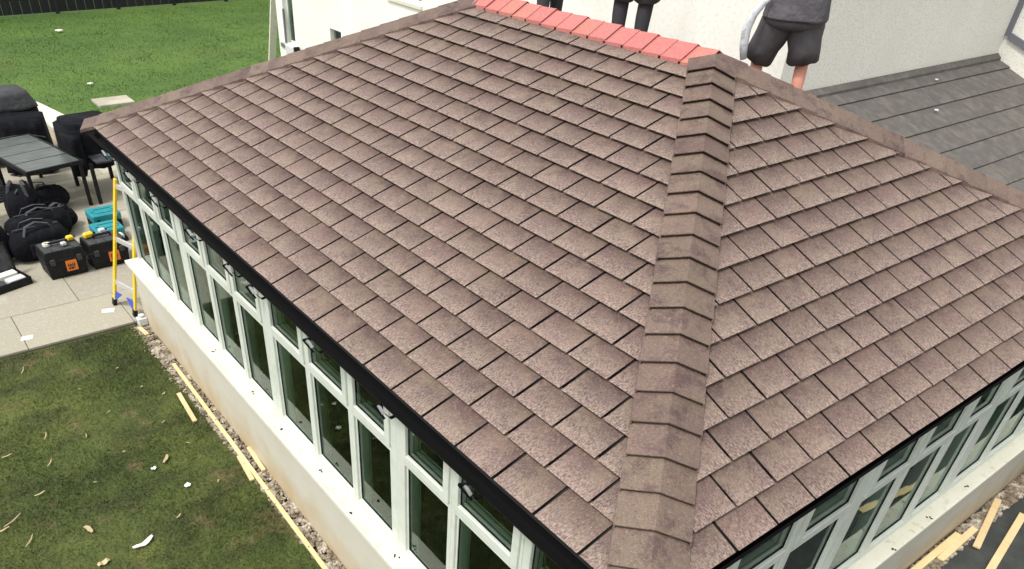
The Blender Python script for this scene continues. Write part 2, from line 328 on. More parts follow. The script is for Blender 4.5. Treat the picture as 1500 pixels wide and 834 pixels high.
# small bits of debris lying on the sills
bm = BM()
for (x, y) in [(.06, 3.81), (.07, 3.16), (.03, 2.58), (.07, 2.03), (.09, 4.45), (4.33, .04), (3.69, .03), (3.13, .03), (.05, 1.6), (.08, 5.3)]:
    for k in range(3): box(bm, (-.007, -.005, 0), (.007, .005, .005), Matrix.Translation((x+random.gauss(0, .010), y+random.gauss(0, .012), -1.497)) @ Matrix.Rotation(random.uniform(0, 3), 4, 'Z'))
stuff(obj('mortar_crumbs', bm, M_hbox, CON))
# inner sill, inner floor, house-side inner wall
bm = BM(); box(bm, (FX+.072, WY+.35, -1.53), (.78, LEN-.45, -1.49)); obj('inner_sill', bm, M_inwall, CON)
bm = BM(); box(bm, (.782, WY+.15, -1.53), (BACK-.02, .66, -1.49)); obj('inner_sill', bm, M_inwall, CON)
bm = BM(); box(bm, (.33, .33, G-.1), (BACK, LEN-.38, G+.03)); obj('floor', bm, M_floor, CON)
bm = BM(); box(bm, (BACK, WY, G-.1), (BACK+.06, LEN-.1, -.02)); obj('inner_wall', bm, M_inwall, CON)
bm = BM(); box(bm, (FX+.072, FY+.072, -.135), (BACK, LEN-.24, -.10)); obj('ceiling', bm, M_inwall, CON)

# windows -----------------------------------------------------------
def window(org, ax, out, w0, w1, thickL, thickR):
    """org = point on the outer frame plane, ax = along the wall, out = outward; w0..w1 spans one light"""
    ax = Vector(ax); out = Vector(out); zz = Vector((0, 0, 1))
    def M3(): m = Matrix((ax, -out, zz)).transposed().to_4x4(); m.translation = Vector(org); return m
    T = M3(); top, tr, bot = -.125, -.600, -1.497
    b = BM()
    box(b, (w0, 0, bot), (w0+thickL, .068, top), T, .004); box(b, (w1-thickR, 0, bot), (w1, .068, top), T, .004)
    box(b, (w0+thickL, .001, top-.06), (w1-thickR, .066, top), T); box(b, (w0+thickL, .001, bot), (w1-thickR, .066, bot+.062), T)
    box(b, (w0+thickL, .001, tr-.045), (w1-thickR, .066, tr+.005), T)
    # sloping glazing beads round the lower pane
    l0, l1 = w0+thickL, w1-thickR
    for a, c in (((l0, .02, bot+.062), (l0+.014, .05, tr-.045)), ((l1-.014, .02, bot+.062), (l1, .05, tr-.045))): box(b, a, c, T)
    box(b, (l0+.014, .018, bot+.062), (l1-.014, .05, bot+.078), T); box(b, (l0+.014, .02, tr-.059), (l1-.014, .05, tr-.045), T)
    W_ = obj('window', b, M_upvc, CON)
    # opening top light: proud sash
    s = BM(); a0, a1, z0, z1, k = l0-.018, l1+.018, tr+.0065, top-.062, .056
    for lo, hi in (((a0, -.016, z0), (a0+k, .045, z1)), ((a1-k, -.016, z0), (a1, .045, z1)), ((a0+k, -.015, z0), (a1-k, .045, z0+k-.004)), ((a0+k, -.015, z1-k), (a1-k, .045, z1))): box(s, lo, hi, T, .003)
    s_ = obj('sash', s, M_upvc, W_)
    g = BM(); box(g, (a0+k, .012, z0+k-.004), (a1-k, .030, z1-k), T); obj('pane', g, M_glass, W_)
    g = BM(); box(g, (l0+.014, .030, bot+.078), (l1-.014, .048, tr-.059), T); obj('pane', g, M_glass, W_)
    g = BM(); gk = .006   # black gasket lines round the panes
    for (x0, x1, y0, y1, d) in ((a0+k, a1-k, z0+k-.004, z1-k, .006), (l0+.014, l1-.014, bot+.078, tr-.059, .024)):
        box(g, (x0, d, y0), (x0+gk, d+.006, y1), T); box(g, (x1-gk, d, y0), (x1, d+.006, y1), T); box(g, (x0+gk, d, y0), (x1-gk, d+.006, y0+gk), T); box(g, (x0+gk, d, y1-gk), (x1-gk, d+.006, y1), T)
    obj('gasket', g, M_black, W_)
    return W_
LC = [7.60, 6.975, 6.35, 5.78, 5.175, 4.59, 3.955, 3.28, 2.65, 2.06, 1.465, .835, .18]     # mullion centres, left face
LT = {0: .07, 3: .085, 6: .085, 9: .085, 12: .07}
for i in range(12):
    a, b = LC[i]+.02*(0 < i), LC[i+1]+.02*(i < 11)
    window((FX, 0, 0), (0, 1, 0), (-1, 0, 0), b+(.001), a-(.001), LT.get(i+1, .036), LT.get(i, .036))
RC = [.18, .83, 1.455+.03, 2.19, 2.83, 3.44, 4.05, 4.70, 5.35, 6.0]
RT = {0: .07, 3: .085, 6: .085, 9: .07}
for i in range(9):
    window((0, FY, 0), (1, 0, 0), (0, -1, 0), RC[i]+.001, RC[i+1]-.001, RT.get(i, .036), RT.get(i+1, .036))
for i in range(9):
    window((0, LEN-.165, 0), (1, 0, 0), (0, 1, 0), RC[i]+.001, RC[i+1]-.001, RT.get(i, .036), RT.get(i+1, .036))
for (x, y) in ((FX, FY), (FX, LEN-.165-.07)):
    bm = BM(); box(bm, (x, y, -1.497), (x+.07, y+.07, -.125)); obj('corner_post', bm, M_upvc, CON)
bm = BM(); box(bm, (6.0, FY, -1.497), (BACK, FY+.07, -.125)); obj('corner_post', bm, M_upvc, CON)

# fascia, soffit, gutter, brackets ------------------------------------
bm = BM()
box(bm, (.045, .045, -.155), (.064, LEN-.045, -.02)); box(bm, (.064, .066, -.155), (WID-.05, .085, -.02)); box(bm, (.064, LEN-.064, -.155), (WID-.05, LEN-.045, -.02)); obj('fascia', bm, M_black, CON)
bm = BM(); box(bm, (.065, .065, -.124), (FX+.07, LEN-.065, -.112)); box(bm, (FX+.071, .086, -.124), (WID-.06, FY+.07, -.112)); obj('soffit', bm, M_black, CON)
def gutter(a, b, out, sc=1.0, dz=0):
    a, b, out = Vector(a), Vector(b), Vector(out); bm = BM(); ring = []
    prof = [(.002, 0), (.004, -.045), (.018, -.075), (.048, -.088), (.078, -.076), (.094, -.045), (.098, -.002), (.104, 0), (.104, -.006), (.100, -.047), (.083, -.081), (.048, -.094), (.014, -.080), (-.001, -.047), (-.003, 0)]
    loft(bm, [[a+out*u*sc+Vector((0, 0, w*sc-.022+dz)) for u, w in prof], [b+out*u*sc+Vector((0, 0, w*sc-.022+dz)) for u, w in prof]])
    return obj('gutter', bm, M_black, CON)
gutter((.042, -.03, 0), (.042, LEN+.03, 0), (-1, 0, 0), 1.0, .002); gutter((.0, .063, 0), (WID, .063, 0), (0, -1, 0), .80, .006); gutter((.05, LEN-.042, 0), (WID, LEN-.042, 0), (0, 1, 0))
for k, y in enumerate([.35, 1.05, 1.86, 2.70, 3.55, 3.95, 4.7, 5.5, 6.2, 6.9]):
    bm = BM(); x = -.072
    bar(bm, (x+.10, y, -.118), (x+.02, y, -.126), .022, .006); bar(bm, (x+.02, y, -.126), (x-.012, y, -.085), .022, .005)
    br = obj('gutter_bracket', bm, M_black, CON)
    b = BM(); bar(b, (x-.028, y+.012, -.016), (x-.058, y+.055, -.038), .012, .014); bar(b, (x-.058, y+.055, -.038), (x-.028, y-.02, -.10), .010, .008)
    obj('hook', b, M_black, br)
    b = BM(); bar(b, (x-.045, y+.02, -.022), (x-.036, y-.022, -.062), .020, .006); obj('clip', b, M_metal, br)

# roof ----------------------------------------------------------------
TW, GA, T0L, T0R = .305, .1914, .2145, .1659
def face(org, u, v):
    org, u, v = Vector(org), Vector(u), Vector(v); n = u.cross(v)
    if n.z < 0: n = -n
    return org, u, v, n
FL = face((0, 0, 0), (0, 1, 0), (cos(TL), 0, sin(TL)))
FR = face((0, 0, 0), (1, 0, 0), (0, cos(TR), sin(TR)))
FB = face((WID, 0, 0), (0, 1, 0), (-cos(TL), 0, sin(TL)))
FF = face((0, LEN, 0), (1, 0, 0), (0, -cos(TR), sin(TR)))
def fp(F, u, v, n=0): return F[0]+F[1]*u+F[2]*v+F[3]*n
VL = HR/sin(TL); VR = HR/sin(TR)
bm = BM()
dk = -.03
for F, P in ((FL, [(0.02, 0), (LEN-.02, 0), (LEN-YR, VL), (YR, VL)]), (FB, [(0.02, 0), (LEN-.02, 0), (LEN-YR, VL), (YR, VL)]), (FR, [(.02, 0), (WID-.02, 0), (XR, VR)]), (FF, [(.02, 0), (WID-.02, 0), (XR, VR)])):
    poly(bm, [fp(F, u, v, -.002) for u, v in P]); poly(bm, [fp(F, u, v, dk) for u, v in P])
ROOF = obj('roof', bm, M_deck, CON)
TAIL, HEAD, TH = .031, .0035, .004
def slate_bm(P, lap):
    """P polygon in local (x, y) with the tail edge at y = 0"""
    b = BM(); H = GA+.03
    zt = lambda y: TAIL+(HEAD-TAIL)*min(max(y, 0), H)/H
    prism(b, [(x, y, zt(y)) for x, y in P], [(x, y, max(zt(y)-TH, 0.0005)) for x, y in P])
    uv = b.loops.layers.uv.new('UVMap'); at = b.faces.layers.float.new('rnd'); q = random.random()
    for f in b.faces:
        f[at] = q
        for l in f.loops: l[uv].uv = (l.vert.co.x, l.vert.co.y)
    return b
cand = []; full_me = {}
def tile_face(F, off, t0, vmax, hipA, hipB, width, parts):
    right = F[1].cross(F[2]).dot(F[3]) > 0     # local x axis along +u or -u
    sx = 1 if right else -1
    X = F[1]*sx
    k = 0; v = 0.0
    while v < vmax-.02:
        ex = t0 if k == 0 else GA; ph = off + (0 if k % 2 == 0 else .5*TW); i = 0
        u = ph - math.ceil(ph/TW)*TW - TW
        while u < width:
            gap = .009; y1 = min(v+ex+.028, vmax)
            P = [(u+gap, v), (u+TW-gap, v), (u+TW-gap, y1), (u+gap, y1)]
            P = clip(P, hipA); P = clip(P, hipB) if P else P
            if P and len(P) > 2 and area(P) > .0012:
                # local frame
                du = random.uniform(-.0015, .0015); org = fp(F, u+TW/2, v)
                Q = [((a-u-TW/2)*sx, b-v) for a, b in P]
                if sx < 0: Q = Q[::-1]
                M = Matrix((X, F[2], F[3])).transposed().to_4x4(); M.translation = org
                d = (org-CAM).length; vis = area(P)*max(.02, (CAM-org).normalized().dot(F[3]))/d/d
                whole = abs(area(P)-(TW-2*gap)*(y1-v)) < 1e-6
                cand.append((vis if parts else 0, M, Q, (k == 0, t0, sx) if whole and y1-v > .2 else None, parts))
            u += TW
        v += ex; k += 1
hl = YR/VL
tile_face(FL, (-1.7525 % 1)*TW, T0L, VL, lambda u, v: u-v*YR/VL, lambda u, v: (LEN-u)-v*YR/VL, LEN, True)
tile_face(FR, (2.9499 % 1)*TW, T0R, VR, lambda u, v: u-v*XR/VR, lambda u, v: (WID-u)-v*XR/VR, WID, True)
nvis = len(cand)
tile_face(FB, .1, T0L, VL, lambda u, v: u-v*YR/VL, lambda u, v: (LEN-u)-v*YR/VL, LEN, False)
tile_face(FF, .1, T0R, VR, lambda u, v: u-v*XR/VR, lambda u, v: (WID-u)-v*XR/VR, WID, False)
cand.sort(key=lambda c: -c[0])
rest = {'v': BM()}
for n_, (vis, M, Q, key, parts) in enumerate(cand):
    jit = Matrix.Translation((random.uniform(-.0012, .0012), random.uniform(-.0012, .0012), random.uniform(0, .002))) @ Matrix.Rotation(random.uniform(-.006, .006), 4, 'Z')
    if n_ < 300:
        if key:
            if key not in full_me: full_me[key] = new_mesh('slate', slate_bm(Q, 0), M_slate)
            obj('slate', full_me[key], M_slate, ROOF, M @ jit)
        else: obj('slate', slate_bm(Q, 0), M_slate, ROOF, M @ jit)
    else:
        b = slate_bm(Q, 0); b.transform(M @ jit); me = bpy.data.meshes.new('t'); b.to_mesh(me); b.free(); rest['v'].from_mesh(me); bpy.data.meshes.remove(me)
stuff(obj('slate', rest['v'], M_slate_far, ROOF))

# hip and ridge caps
def cap(name, a, b, wL, wR, lift, m, tail, gapL=.0):
    """folded cap from a (tail, lower end) to b (head); wL, wR wing vectors down each slope"""
    a, b = Vector(a), Vector(b); up = Vector((0, 0, 1)); ax = (b-a).normalized(); mid = (a+b)/2
    bm = BM(); th = .005
    def sec(p, l): return [p+wL+up*(l+.002), p+wL*.5+up*(l+.010), p+up*(l+.019), p+wR*.5+up*(l+.010), p+wR+up*(l+.002)]
    s0, s1 = sec(a, lift+tail), sec(b, lift)
    top0 = s0; top1 = s1; bot0 = [q-up*th for q in s0]; bot1 = [q-up*th for q in s1]
    loft(bm, [top0+bot0[::-1], top1+bot1[::-1]])
    # turned-down lip at the wing edges
    for q0, q1, w in ((s0[0], s1[0], wL), (s0[4], s1[4], wR)):
        e = w.normalized()*.004
        v = [bm.verts.new(x) for x in (q0+e, q1+e, q1+e-up*.030, q0+e-up*.030, q0-e-up*.001, q1-e-up*.001, q1-e-up*.030, q0-e-up*.030)]
        for f in ((0, 1, 2, 3), (7, 6, 5, 4), (0, 4, 5, 1), (3, 2, 6, 7), (0, 3, 7, 4), (1, 5, 6, 2)): bm.faces.new([v[i] for i in f])
    bm.transform(Matrix.Translation(-mid))
    return obj(name, bm, m, ROOF, Matrix.Translation(mid))
def hip(corner, top, F1, F2, w=.175, tl=.008):
    corner, top = Vector(corner), Vector(top); d = (top-corner); dn = d.normalized()
    ws = []
    for F in (F1, F2):
        q = F[3].cross(dn).normalized()
        if q.z > 0: q = -q
        ws.append(q*w+dn*(.024 if tl > .01 else .0))
    steps = 22; 
    for i in range(steps):
        h0 = .0435+.0605*(i-1) if i else -.012
        h1 = .0435+.0605*i+.014
        if h0 > HR-.02: break
        h1 = min(h1, HR+.0)
        cap('hip_tile', corner+d*(h0/HR), corner+d*(h1/HR), ws[0]*random.uniform(.985, 1.02), ws[1]*random.uniform(.985, 1.02), .032+random.uniform(0, .002), M_cap, tl)
R0, R1 = (XR, YR, HR), (XR, LEN-YR, HR)
hip((0, 0, 0), R0, FL, FR, tl=.030); hip((WID, 0, 0), R0, FR, FB); hip((0, LEN, 0), R1, FL, FF); hip((WID, LEN, 0), R1, FB, FF)
wl = Vector((-cos(TL), 0, -sin(TL)))*.175; wr = Vector((cos(TL), 0, -sin(TL)))*.175
y = YR-.03; i = 0
while y < LEN-YR:
    y1 = min(y+.19+.02, LEN-YR+.12)
    cap('ridge_tile', (XR, y, HR), (XR, y1, HR), wl, wr, .030+(.004 if i % 2 else 0), M_red, .011); y += .19; i += 1

# ================================================================== HOUSE
HX = 6.5; YW = 4.1; X3 = 12.1
HOUSE = thing('house', 'white painted and pebbledashed house wall behind the conservatory', 'house', (9, 10, G))
def wall_holes(name, P0, ax, out, L, z0, z1, holes, m, th=.3):
    """wall slab with rectangular openings; holes: (a0, a1, b0, b1)"""
    xs = sorted({0, L, *[h[0] for h in holes], *[h[1] for h in holes]}); zs = sorted({z0, z1, *[h[2] for h in holes], *[h[3] for h in holes]})
    ax, out, P0 = Vector(ax), Vector(out), Vector(P0); bm = BM(); V = {}
    def vt(x, z, d):
        key = (round(x, 4), round(z, 4), d)
        if key not in V: V[key] = bm.verts.new(P0+ax*x+Vector((0, 0, z))-out*(d*th))
        return V[key]
    solid = {}
    for i in range(len(xs)-1):
        for j in range(len(zs)-1):
            cx, cz = (xs[i]+xs[i+1])/2, (zs[j]+zs[j+1])/2
            solid[i, j] = not any(h[0] < cx < h[1] and h[2] < cz < h[3] for h in holes)
    for (i, j), s in solid.items():
        if not s: continue
        q = [(xs[i], zs[j]), (xs[i+1], zs[j]), (xs[i+1], zs[j+1]), (xs[i], zs[j+1])]
        bm.faces.new([vt(*c, 0) for c in q]); bm.faces.new([vt(*c, 1) for c in q][::-1])
        for (di, dj, a, b) in ((-1, 0, 3, 0), (1, 0, 1, 2), (0, -1, 0, 1), (0, 1, 2, 3)):
            if not solid.get((i+di, j+dj), False): bm.faces.new([vt(*q[a], 0), vt(*q[b], 0), vt(*q[b], 1), vt(*q[a], 1)])
    return obj(name, bm, m, HOUSE)
def hy(y): return y-YW
# long wall facing the garden (x = HX), y from YW to 17.05
wins = [(14.16-YW, 14.62-YW, -1.5, -.66), (16.28-YW, 16.78-YW, -1.30, -.2), (11.25-YW, 12.3-YW, .22, 1.5)]
wall_holes('wall', (HX, YW, 0), (0, 1, 0), (-1, 0, 0), 17.12-YW, G-.1, 3.4, wins, M_white)
wall_holes('wall', (HX+.301, YW, 0), (1, 0, 0), (0, -1, 0), X3-HX-.3, G-.1, 3.4, [], M_pebble)
bm = BM(); box(bm, (HX, YW-.012, .2), (HX+.3, YW-.0005, 3.4)); obj('wall_return', bm, M_pebble, HOUSE)
wall_holes('wall', (X3, YW-.001, 0), (0, -1, 0), (-1, 0, 0), 9, G-.1, 3.4, [(.02+.25, 1.8, .42+.35, 2.2)], M_pebble)
bm = BM(); box(bm, (HX+.301, 17.12-.3, G-.1), (16, 17.12, 3.4)); obj('wall', bm, M_white, HOUSE)
# windows of the long wall
for (a0, a1, b0, b1), kind in zip(wins, (0, 1, 2)):
    y0, y1 = a0+YW, a1+YW; b = BM(); k = .05; d = HX+.10
    for lo, hi in (((d, y0, b0), (d+.05, y0+k, b1)), ((d, y1-k, b0), (d+.05, y1, b1)), ((d, y0+k, b0), (d+.05, y1-k, b0+k)), ((d, y0+k, b1-k), (d+.05, y1-k, b1))): box(b, lo, hi)
    w = obj('window', b, M_frameg if kind == 0 else M_upvc, HOUSE)
    b = BM(); box(b, (d+.02, y0+k, b0+k), (d+.035, y1-k, b1-k)); obj('pane', b, M_glass, w)
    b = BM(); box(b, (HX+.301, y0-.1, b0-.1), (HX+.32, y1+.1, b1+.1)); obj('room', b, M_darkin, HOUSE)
    b = BM(); box(b, (HX-.035, y0-.03, b0-.05), (HX+.10, y1+.03, b0-.0005)); obj('sill', b, M_sill if kind else M_white, w)
# dark strips added to read as recess edges by the far window, pale vent box with a dark side near the far corner
b = BM(); box(b, (HX-.03, 16.70, -1.34), (HX-.001, 16.76, -.62)); box(b, (HX-.03, 16.761, -1.42), (HX-.001, 17.0, -1.34)); obj('added_reveal_strip', b, M_frameg, HOUSE)
b = BM(); box(b, (HX-.16, 16.1, -1.62), (HX-.001, 16.5, -1.28), bev=.01); v_ = obj('vent_box', b, M_lgrey, HOUSE)
b = BM(); box(b, (HX-.15, 16.04, -1.60), (HX-.03, 16.099, -1.27)); obj('vent_box_side', b, M_hbox, HOUSE)
# grey framed opening in the far right wall
b = BM(); yy = YW-.001
def gf(lo, hi): box(b, (X3-.035, yy-hi[0], lo[1]), (X3+.06, yy-lo[0], hi[1]))
o_ = (.27, 1.8, .77, 2.2); fr = BM()
pts = [(.04, .62), (.04, 2.2), (.12, 2.2), (.12, .66)]
def quad_bar(bm, A, B, w, t0=-.04, t1=.07):
    (a, az), (c, cz) = A, B; dx, dz = c-a, cz-az; L = sqrt(dx*dx+dz*dz); nx, nz = -dz/L*w/2, dx/L*w/2
    P = [(a+nx, az+nz), (c+nx, cz+nz), (c-nx, cz-nz), (a-nx, az-nz)]
    prism(bm, [(X3+t0, yy-q[0], q[1]) for q in P], [(X3+t1, yy-q[0], q[1]) for q in P])
quad_bar(fr, (.03, .60), (.03, 2.3), .085); quad_bar(fr, (.07, .60), (1.9, -.02), .085)
fw = obj('raking_frame', fr, M_frameg, HOUSE)
# roof slabs so the house closes on top
bm = BM(); box(bm, (HX-.25, YW-.25, 3.4), (16.3, 17.4, 3.62)); obj('roof_slab', bm, M_dtile, HOUSE)
bm = BM(); box(bm, (X3-.25, -5, 3.4), (16.3, YW-.251, 3.62)); obj('roof_slab', bm, M_dtile, HOUSE)
# lean-to roof against the pebbledash
SLP = .42; LZ = .31; la = math.atan(SLP)
bm = BM()
yB = -3.0
prism(bm, [(HX+.02, YW-.012, LZ-.02), (X3-.002, YW-.012, LZ-.02), (X3-.002, yB, LZ-.02-SLP*(YW-yB)), (HX+.02, yB, LZ-.02-SLP*(YW-yB))],
      [(HX+.02, YW-.012, LZ-.12), (X3-.002, YW-.012, LZ-.12), (X3-.002, yB, LZ-.12-SLP*(YW-yB)), (HX+.02, yB, LZ-.12-SLP*(YW-yB))])
LEAN = obj('lean_to_roof', bm, M_deck, HOUSE)
bm = BM(); box(bm, (HX+.05, yB+.2, G-.1), (X3-.1, YW-.4, -3.0+.02)) if False else box(bm, (HX+.05, yB+.2, G-.1), (X3-.1, yB+.45, LZ-SLP*(YW-yB)-.0)); obj('lean_to_wall', bm, M_wallr, HOUSE)
ex = .33/cos(la); lt_me = None; LW = .385
V2 = Vector((0, -cos(la), -sin(la))); U2 = Vector((1, 0, 0)); N2 = Vector((0, -sin(la), cos(la)))
for k in range(11):
    x = HX+.03-(LW/2 if k % 2 else 0)
    while x < X3-.01:
        x0 = max(x, HX+.03); x1 = min(x+LW-.001, X3-.004)
        if x1-x0 > .05:
            yt = YW-.02-(k)*.33 + (.10 if k else 0)       # first course is narrower, cut under the flashing
            ln = (.33 if k else .23)
            head = Vector((x0, YW-.02-(0 if k == 0 else .23+(k-1)*.33), 0)); head.z = LZ-SLP*(YW-head.y)
            whole = (x1-x0) > LW-.01 and k > 0
            if whole and lt_me: me = lt_me
            else:
                b = BM(); Lg = ln/cos(la)
                prism(b, [(0, 0, .004), (x1-x0, 0, .004), (x1-x0, -Lg-.0, .022), (0, -Lg, .022)], [(0, 0, -.01), (x1-x0, 0, -.01), (x1-x0, -Lg, .008), (0, -Lg, .008)])
                me = new_mesh('roof_tile', b, M_dtile)
                if whole: lt_me = me
            M = Matrix((U2, -V2, N2)).transposed().to_4x4(); M.translation = head+N2*random.uniform(-.001, .001)-N2*.012
            obj('roof_tile', me, M_dtile, LEAN, M)
        x += LW
# mortar fillet along the abutment
bm = BM(); prism(bm, [(HX+.02, YW-.013, LZ+.05), (X3-.002, YW-.013, LZ+.05), (X3-.002, YW-.08, LZ-.005), (HX+.02, YW-.08, LZ-.005)], [(HX+.02, YW-.013, LZ-.03), (X3-.002, YW-.013, LZ-.03), (X3-.002, YW-.08, LZ-.045), (HX+.02, YW-.08, LZ-.045)])
obj('mortar_fillet', bm, M_dtile, HOUSE)
# pale flecks lying on the dark roof
def on_lean(x, y): return Vector((x, y, LZ-SLP*(YW-y)+.035))
for k, (x, y, s, lb) in enumerate([(9.9, 3.88, .05, 'small white pebble on the dark lean-to roof near its top edge'), (9.15, 3.42, .06, 'flat white chip lying mid-way on the dark lean-to roof')]):
    b = BM(); bmesh.ops.create_icosphere(b, subdivisions=1, radius=s*.5)
    for v in b.verts: v.co.z *= .4; v.co.x *= random.uniform(.7, 1.2)
    tag(obj('white_chip', b, M_paper, None, Matrix.Translation(on_lean(x, y))), lb, 'debris')

# ================================================================== FENCE far across the lawn
F0, F1 = Vector((-9, 27.2, G)), Vector((15.5, 28.9, G)); fd = (F1-F0).normalized(); fn = Vector((fd.y, -fd.x, 0))
fe = thing('garden_fence', 'tall dark stained panel fence along the far end of the lawn', 'fence', F0)
npan = 13; pl = (F1-F0).length/npan; pan_me = None; post_me = None
for k in range(npan+1):
    p = F0+fd*pl*k; M = Matrix((fd, -fn, Vector((0, 0, 1)))).transposed().to_4x4(); M.translation = p
    if post_me is None: b = BM(); box(b, (-.05, -.05, 0), (.05, .05, 1.95)); post_me = new_mesh('post', b, M_fence)
    obj('post', post_me, M_fence, fe, M)
    if k < npan:
        if pan_me is None:
            b = BM(); n = 13; w = (pl-.1)/n
            for q in range(n): box(b, (.05+q*w+.004, -.02+(q % 2)*.012, .04), (.05+(q+1)*w-.004, .0+(q % 2)*.012, 1.85))
            box(b, (.05, .013, .4), (pl-.05, .05, .48)); box(b, (.05, .013, 1.4), (pl-.05, .05, 1.48)); pan_me = new_mesh('panel', b, M_fence)
        obj('panel', pan_me, M_fence, fe, M)
bm = BM()
# leaning pole by the far corner of the house
t = thing('leaning_board', 'long cream timber board leaning upright against the far corner of the white house', 'board', (6.35, 17.5, G))
bm = BM(); bar(bm, (6.50, 17.80, G), (6.66, 17.22, .35), .17, .05, (0, 1, 0)); o = obj('board', bm, M_sill, t)

# ================================================================== BATTENS and scraps
def batten(label, a, b, w=.045, h=.02, z=G+.004, group=None, za=None, zb=None):
    a = Vector((a[0], a[1], (za if za is not None else z)+h/2)); b = Vector((b[0], b[1], (zb if zb is not None else z)+h/2)); bm = BM(); mid = (a+b)/2
    bar(bm, a-mid, b-mid, w, h, bev=.002)
    return tag(obj('wooden_batten', bm, M_batten, None, Matrix.Translation(mid)), label, 'batten', group)
batten('very long pine batten lying along the gravel edge of the near lawn', (-.012, 6.56), (-.12, 1.6), .04)
batten('short pale batten lying alone on the near lawn', (-.172, 5.97), (-.213, 5.40), .045)
batten('short batten on the lawn side of the long batten', (-.075, 4.64), (-.118, 4.24), .045, z=G+.002)
batten('short batten on the gravel between long batten and wall', (.045, 4.68), (.02, 4.28), .04, z=G+.03)
batten('tiny wood offcut by the patio corner at the start of the gravel', (-.066, 7.533), (-.044, 7.32), .045, z=G+.02)
batten('pine batten closest to the right wall, its end cut off by the photo edge', (3.95, .0), (4.80, -.005), .06, z=G+.02)
batten('pine batten lying against the one nearest the right wall', (4.35, -.065), (5.02, -.055), .06, z=G+.012)
batten('pine batten pointing from the gravel out over the dark yard', (5.60, .0), (4.78, -.18), .06, z=G+.01, za=G+.03)
batten('long pine batten farthest out on the dark yard', (5.62, -.235), (4.35, -.42), .065)
batten('small wood offcut at the right photo edge on the dark yard', (6.1, -.12), (5.9, -.16), .04)
# plank lying across the inside of the right windows
b = BM(); bar(b, (1.9, .75, -1.92), (5.6, .50, -1.80), .10, .04); tag(obj('timber_plank', b, M_batten), 'yellow timber plank seen through the right-hand windows', 'plank')

def scrap(name, label, cat, m, x, y, L, w, a, z=None, group=None, bend=.3):
    bm = BM(); z = G+.022 if z is None else z; n = 5; pts = []
    for i in range(n+1):
        t = i/n-.5; pts.append((t*L, bend*L*(t*t-.08)+random.uniform(-.1, .1)*w, w*.15*sin(i*2.1)))
    for i in range(n):
        (x0, y0, z0), (x1, y1, z1) = pts[i], pts[i+1]; w0 = w*(.45+.55*sin(pi*(i+.2)/(n+.4))); w1 = w*(.45+.55*sin(pi*(i+1.2)/(n+.4)))
        prism(bm, [(x0, y0-w0/2, z0), (x1, y1-w1/2, z1), (x1, y1+w1/2, z1+.002), (x0, y0+w0/2, z0+.002)], [(x0, y0-w0/2, z0-.004), (x1, y1-w1/2, z1-.004), (x1, y1+w1/2, z1-.002), (x0, y0+w0/2, z0-.002)])
    bmesh.ops.remove_doubles(bm, verts=bm.verts[:], dist=1e-5)
    return tag(obj(name, bm, m, None, Matrix.Translation((x, y, z)) @ Matrix.Rotation(a, 4, 'Z')), label, cat, group)
scrap('paper_scrap', 'crumpled white strip, the brightest scrap low on the near lawn', 'litter', M_paper, -1.19, 4.0, .19, .045, .35, bend=.7)
scrap('wood_offcut', 'tan folded offcut standing out left of the brightest white scrap', 'litter', M_splint, -1.52, 4.42, .12, .04, 1.9)
scrap('wood_offcut', 'flat tan chip at the lower photo edge of the near lawn', 'litter', M_splint, -1.53, 3.96, .10, .05, .2)
scrap('wood_offcut', 'pale chip on the lawn beside the two short battens', 'litter', M_paper, -.63, 4.50, .06, .05, .5)
scrap('wood_offcut', 'forked pale splinter above the small white chip on the lawn', 'litter', M_splint, -.66, 4.98, .13, .03, 1.0)
scrap('paper_scrap', 'small white chip under the forked splinter on the lawn', 'litter', M_paper, -.80, 4.90, .05, .035, .2)
SG = 'pale splinters scattered over the near lawn'
SLb = 'short faint wood splinter among the scattered ones on the near lawn'
SPL = {0: 'thin pale splinter left of the middle of the near lawn, standing alone', 4: 'slender upright splinter on the lawn closest to the patio edge',
       6: 'pale splinter at the left photo edge, the highest one there', 7: 'longest splinter of the near lawn, at the left photo edge', 8: 'curved splinter below the longest one near the left photo edge',
       3: 'short splinter between the two short battens and the lone short batten', 10: 'short splinter right of the brightest white scrap', 13: 'small chip of splinter in the centre of the near lawn',
       15: 'short splinter beside the gravel, above the lone short batten', 19: 'short splinter nearest the gravel at the lower photo edge'}
for n_, (x, y, L, w, a) in enumerate([(-1.74, 5.11, .16, .018, .3), (-1.17, 5.75, .10, .014, 1.2), (-1.56, 5.51, .14, .016, .9), (-.48, 5.56, .08, .015, .4), (-1.4, 7.3, .22, .012, 1.3), (-1.49, 5.96, .16, .014, 1.1),
                        (-1.86, 5.83, .14, .016, .2), (-2.01, 4.88, .30, .016, .5), (-1.95, 4.55, .2, .018, .9), (-2.11, 4.8, .16, .02, .1), (-.84, 4.15, .10, .02, .7), (-.87, 6.03, .06, .012, .3),
                        (-.45, 6.3, .05, .02, .8), (-.95, 5.3, .05, .02, .1), (-.4, 5.1, .07, .016, 2.2), (-.55, 6.8, .05, .014, .2), (-1.3, 5.0, .06, .02, 2.5), (-1.0, 6.6, .05, .012, 1.9), (-.3, 6.05, .06, .02, .6), (-.38, 4.4, .07, .02, .9)]):
    scrap('wood_splinter', SPL.get(n_, SLb), 'litter', M_splint, x, y, L*random.uniform(.55, .85), w*.62, a+random.uniform(-.2, .2), group=SG)
b = BM(); box(b, (-.055, -.045, 0), (.055, .045, .10), bev=.01); tg = thing('drain_gully', 'pale grey plastic gully block at the wall foot by the patio corner', 'drain', (.0, 7.60, G))
obj('gully_body', b, M_lgrey, tg, Matrix.Translation((.0, 7.60, G+.02)))
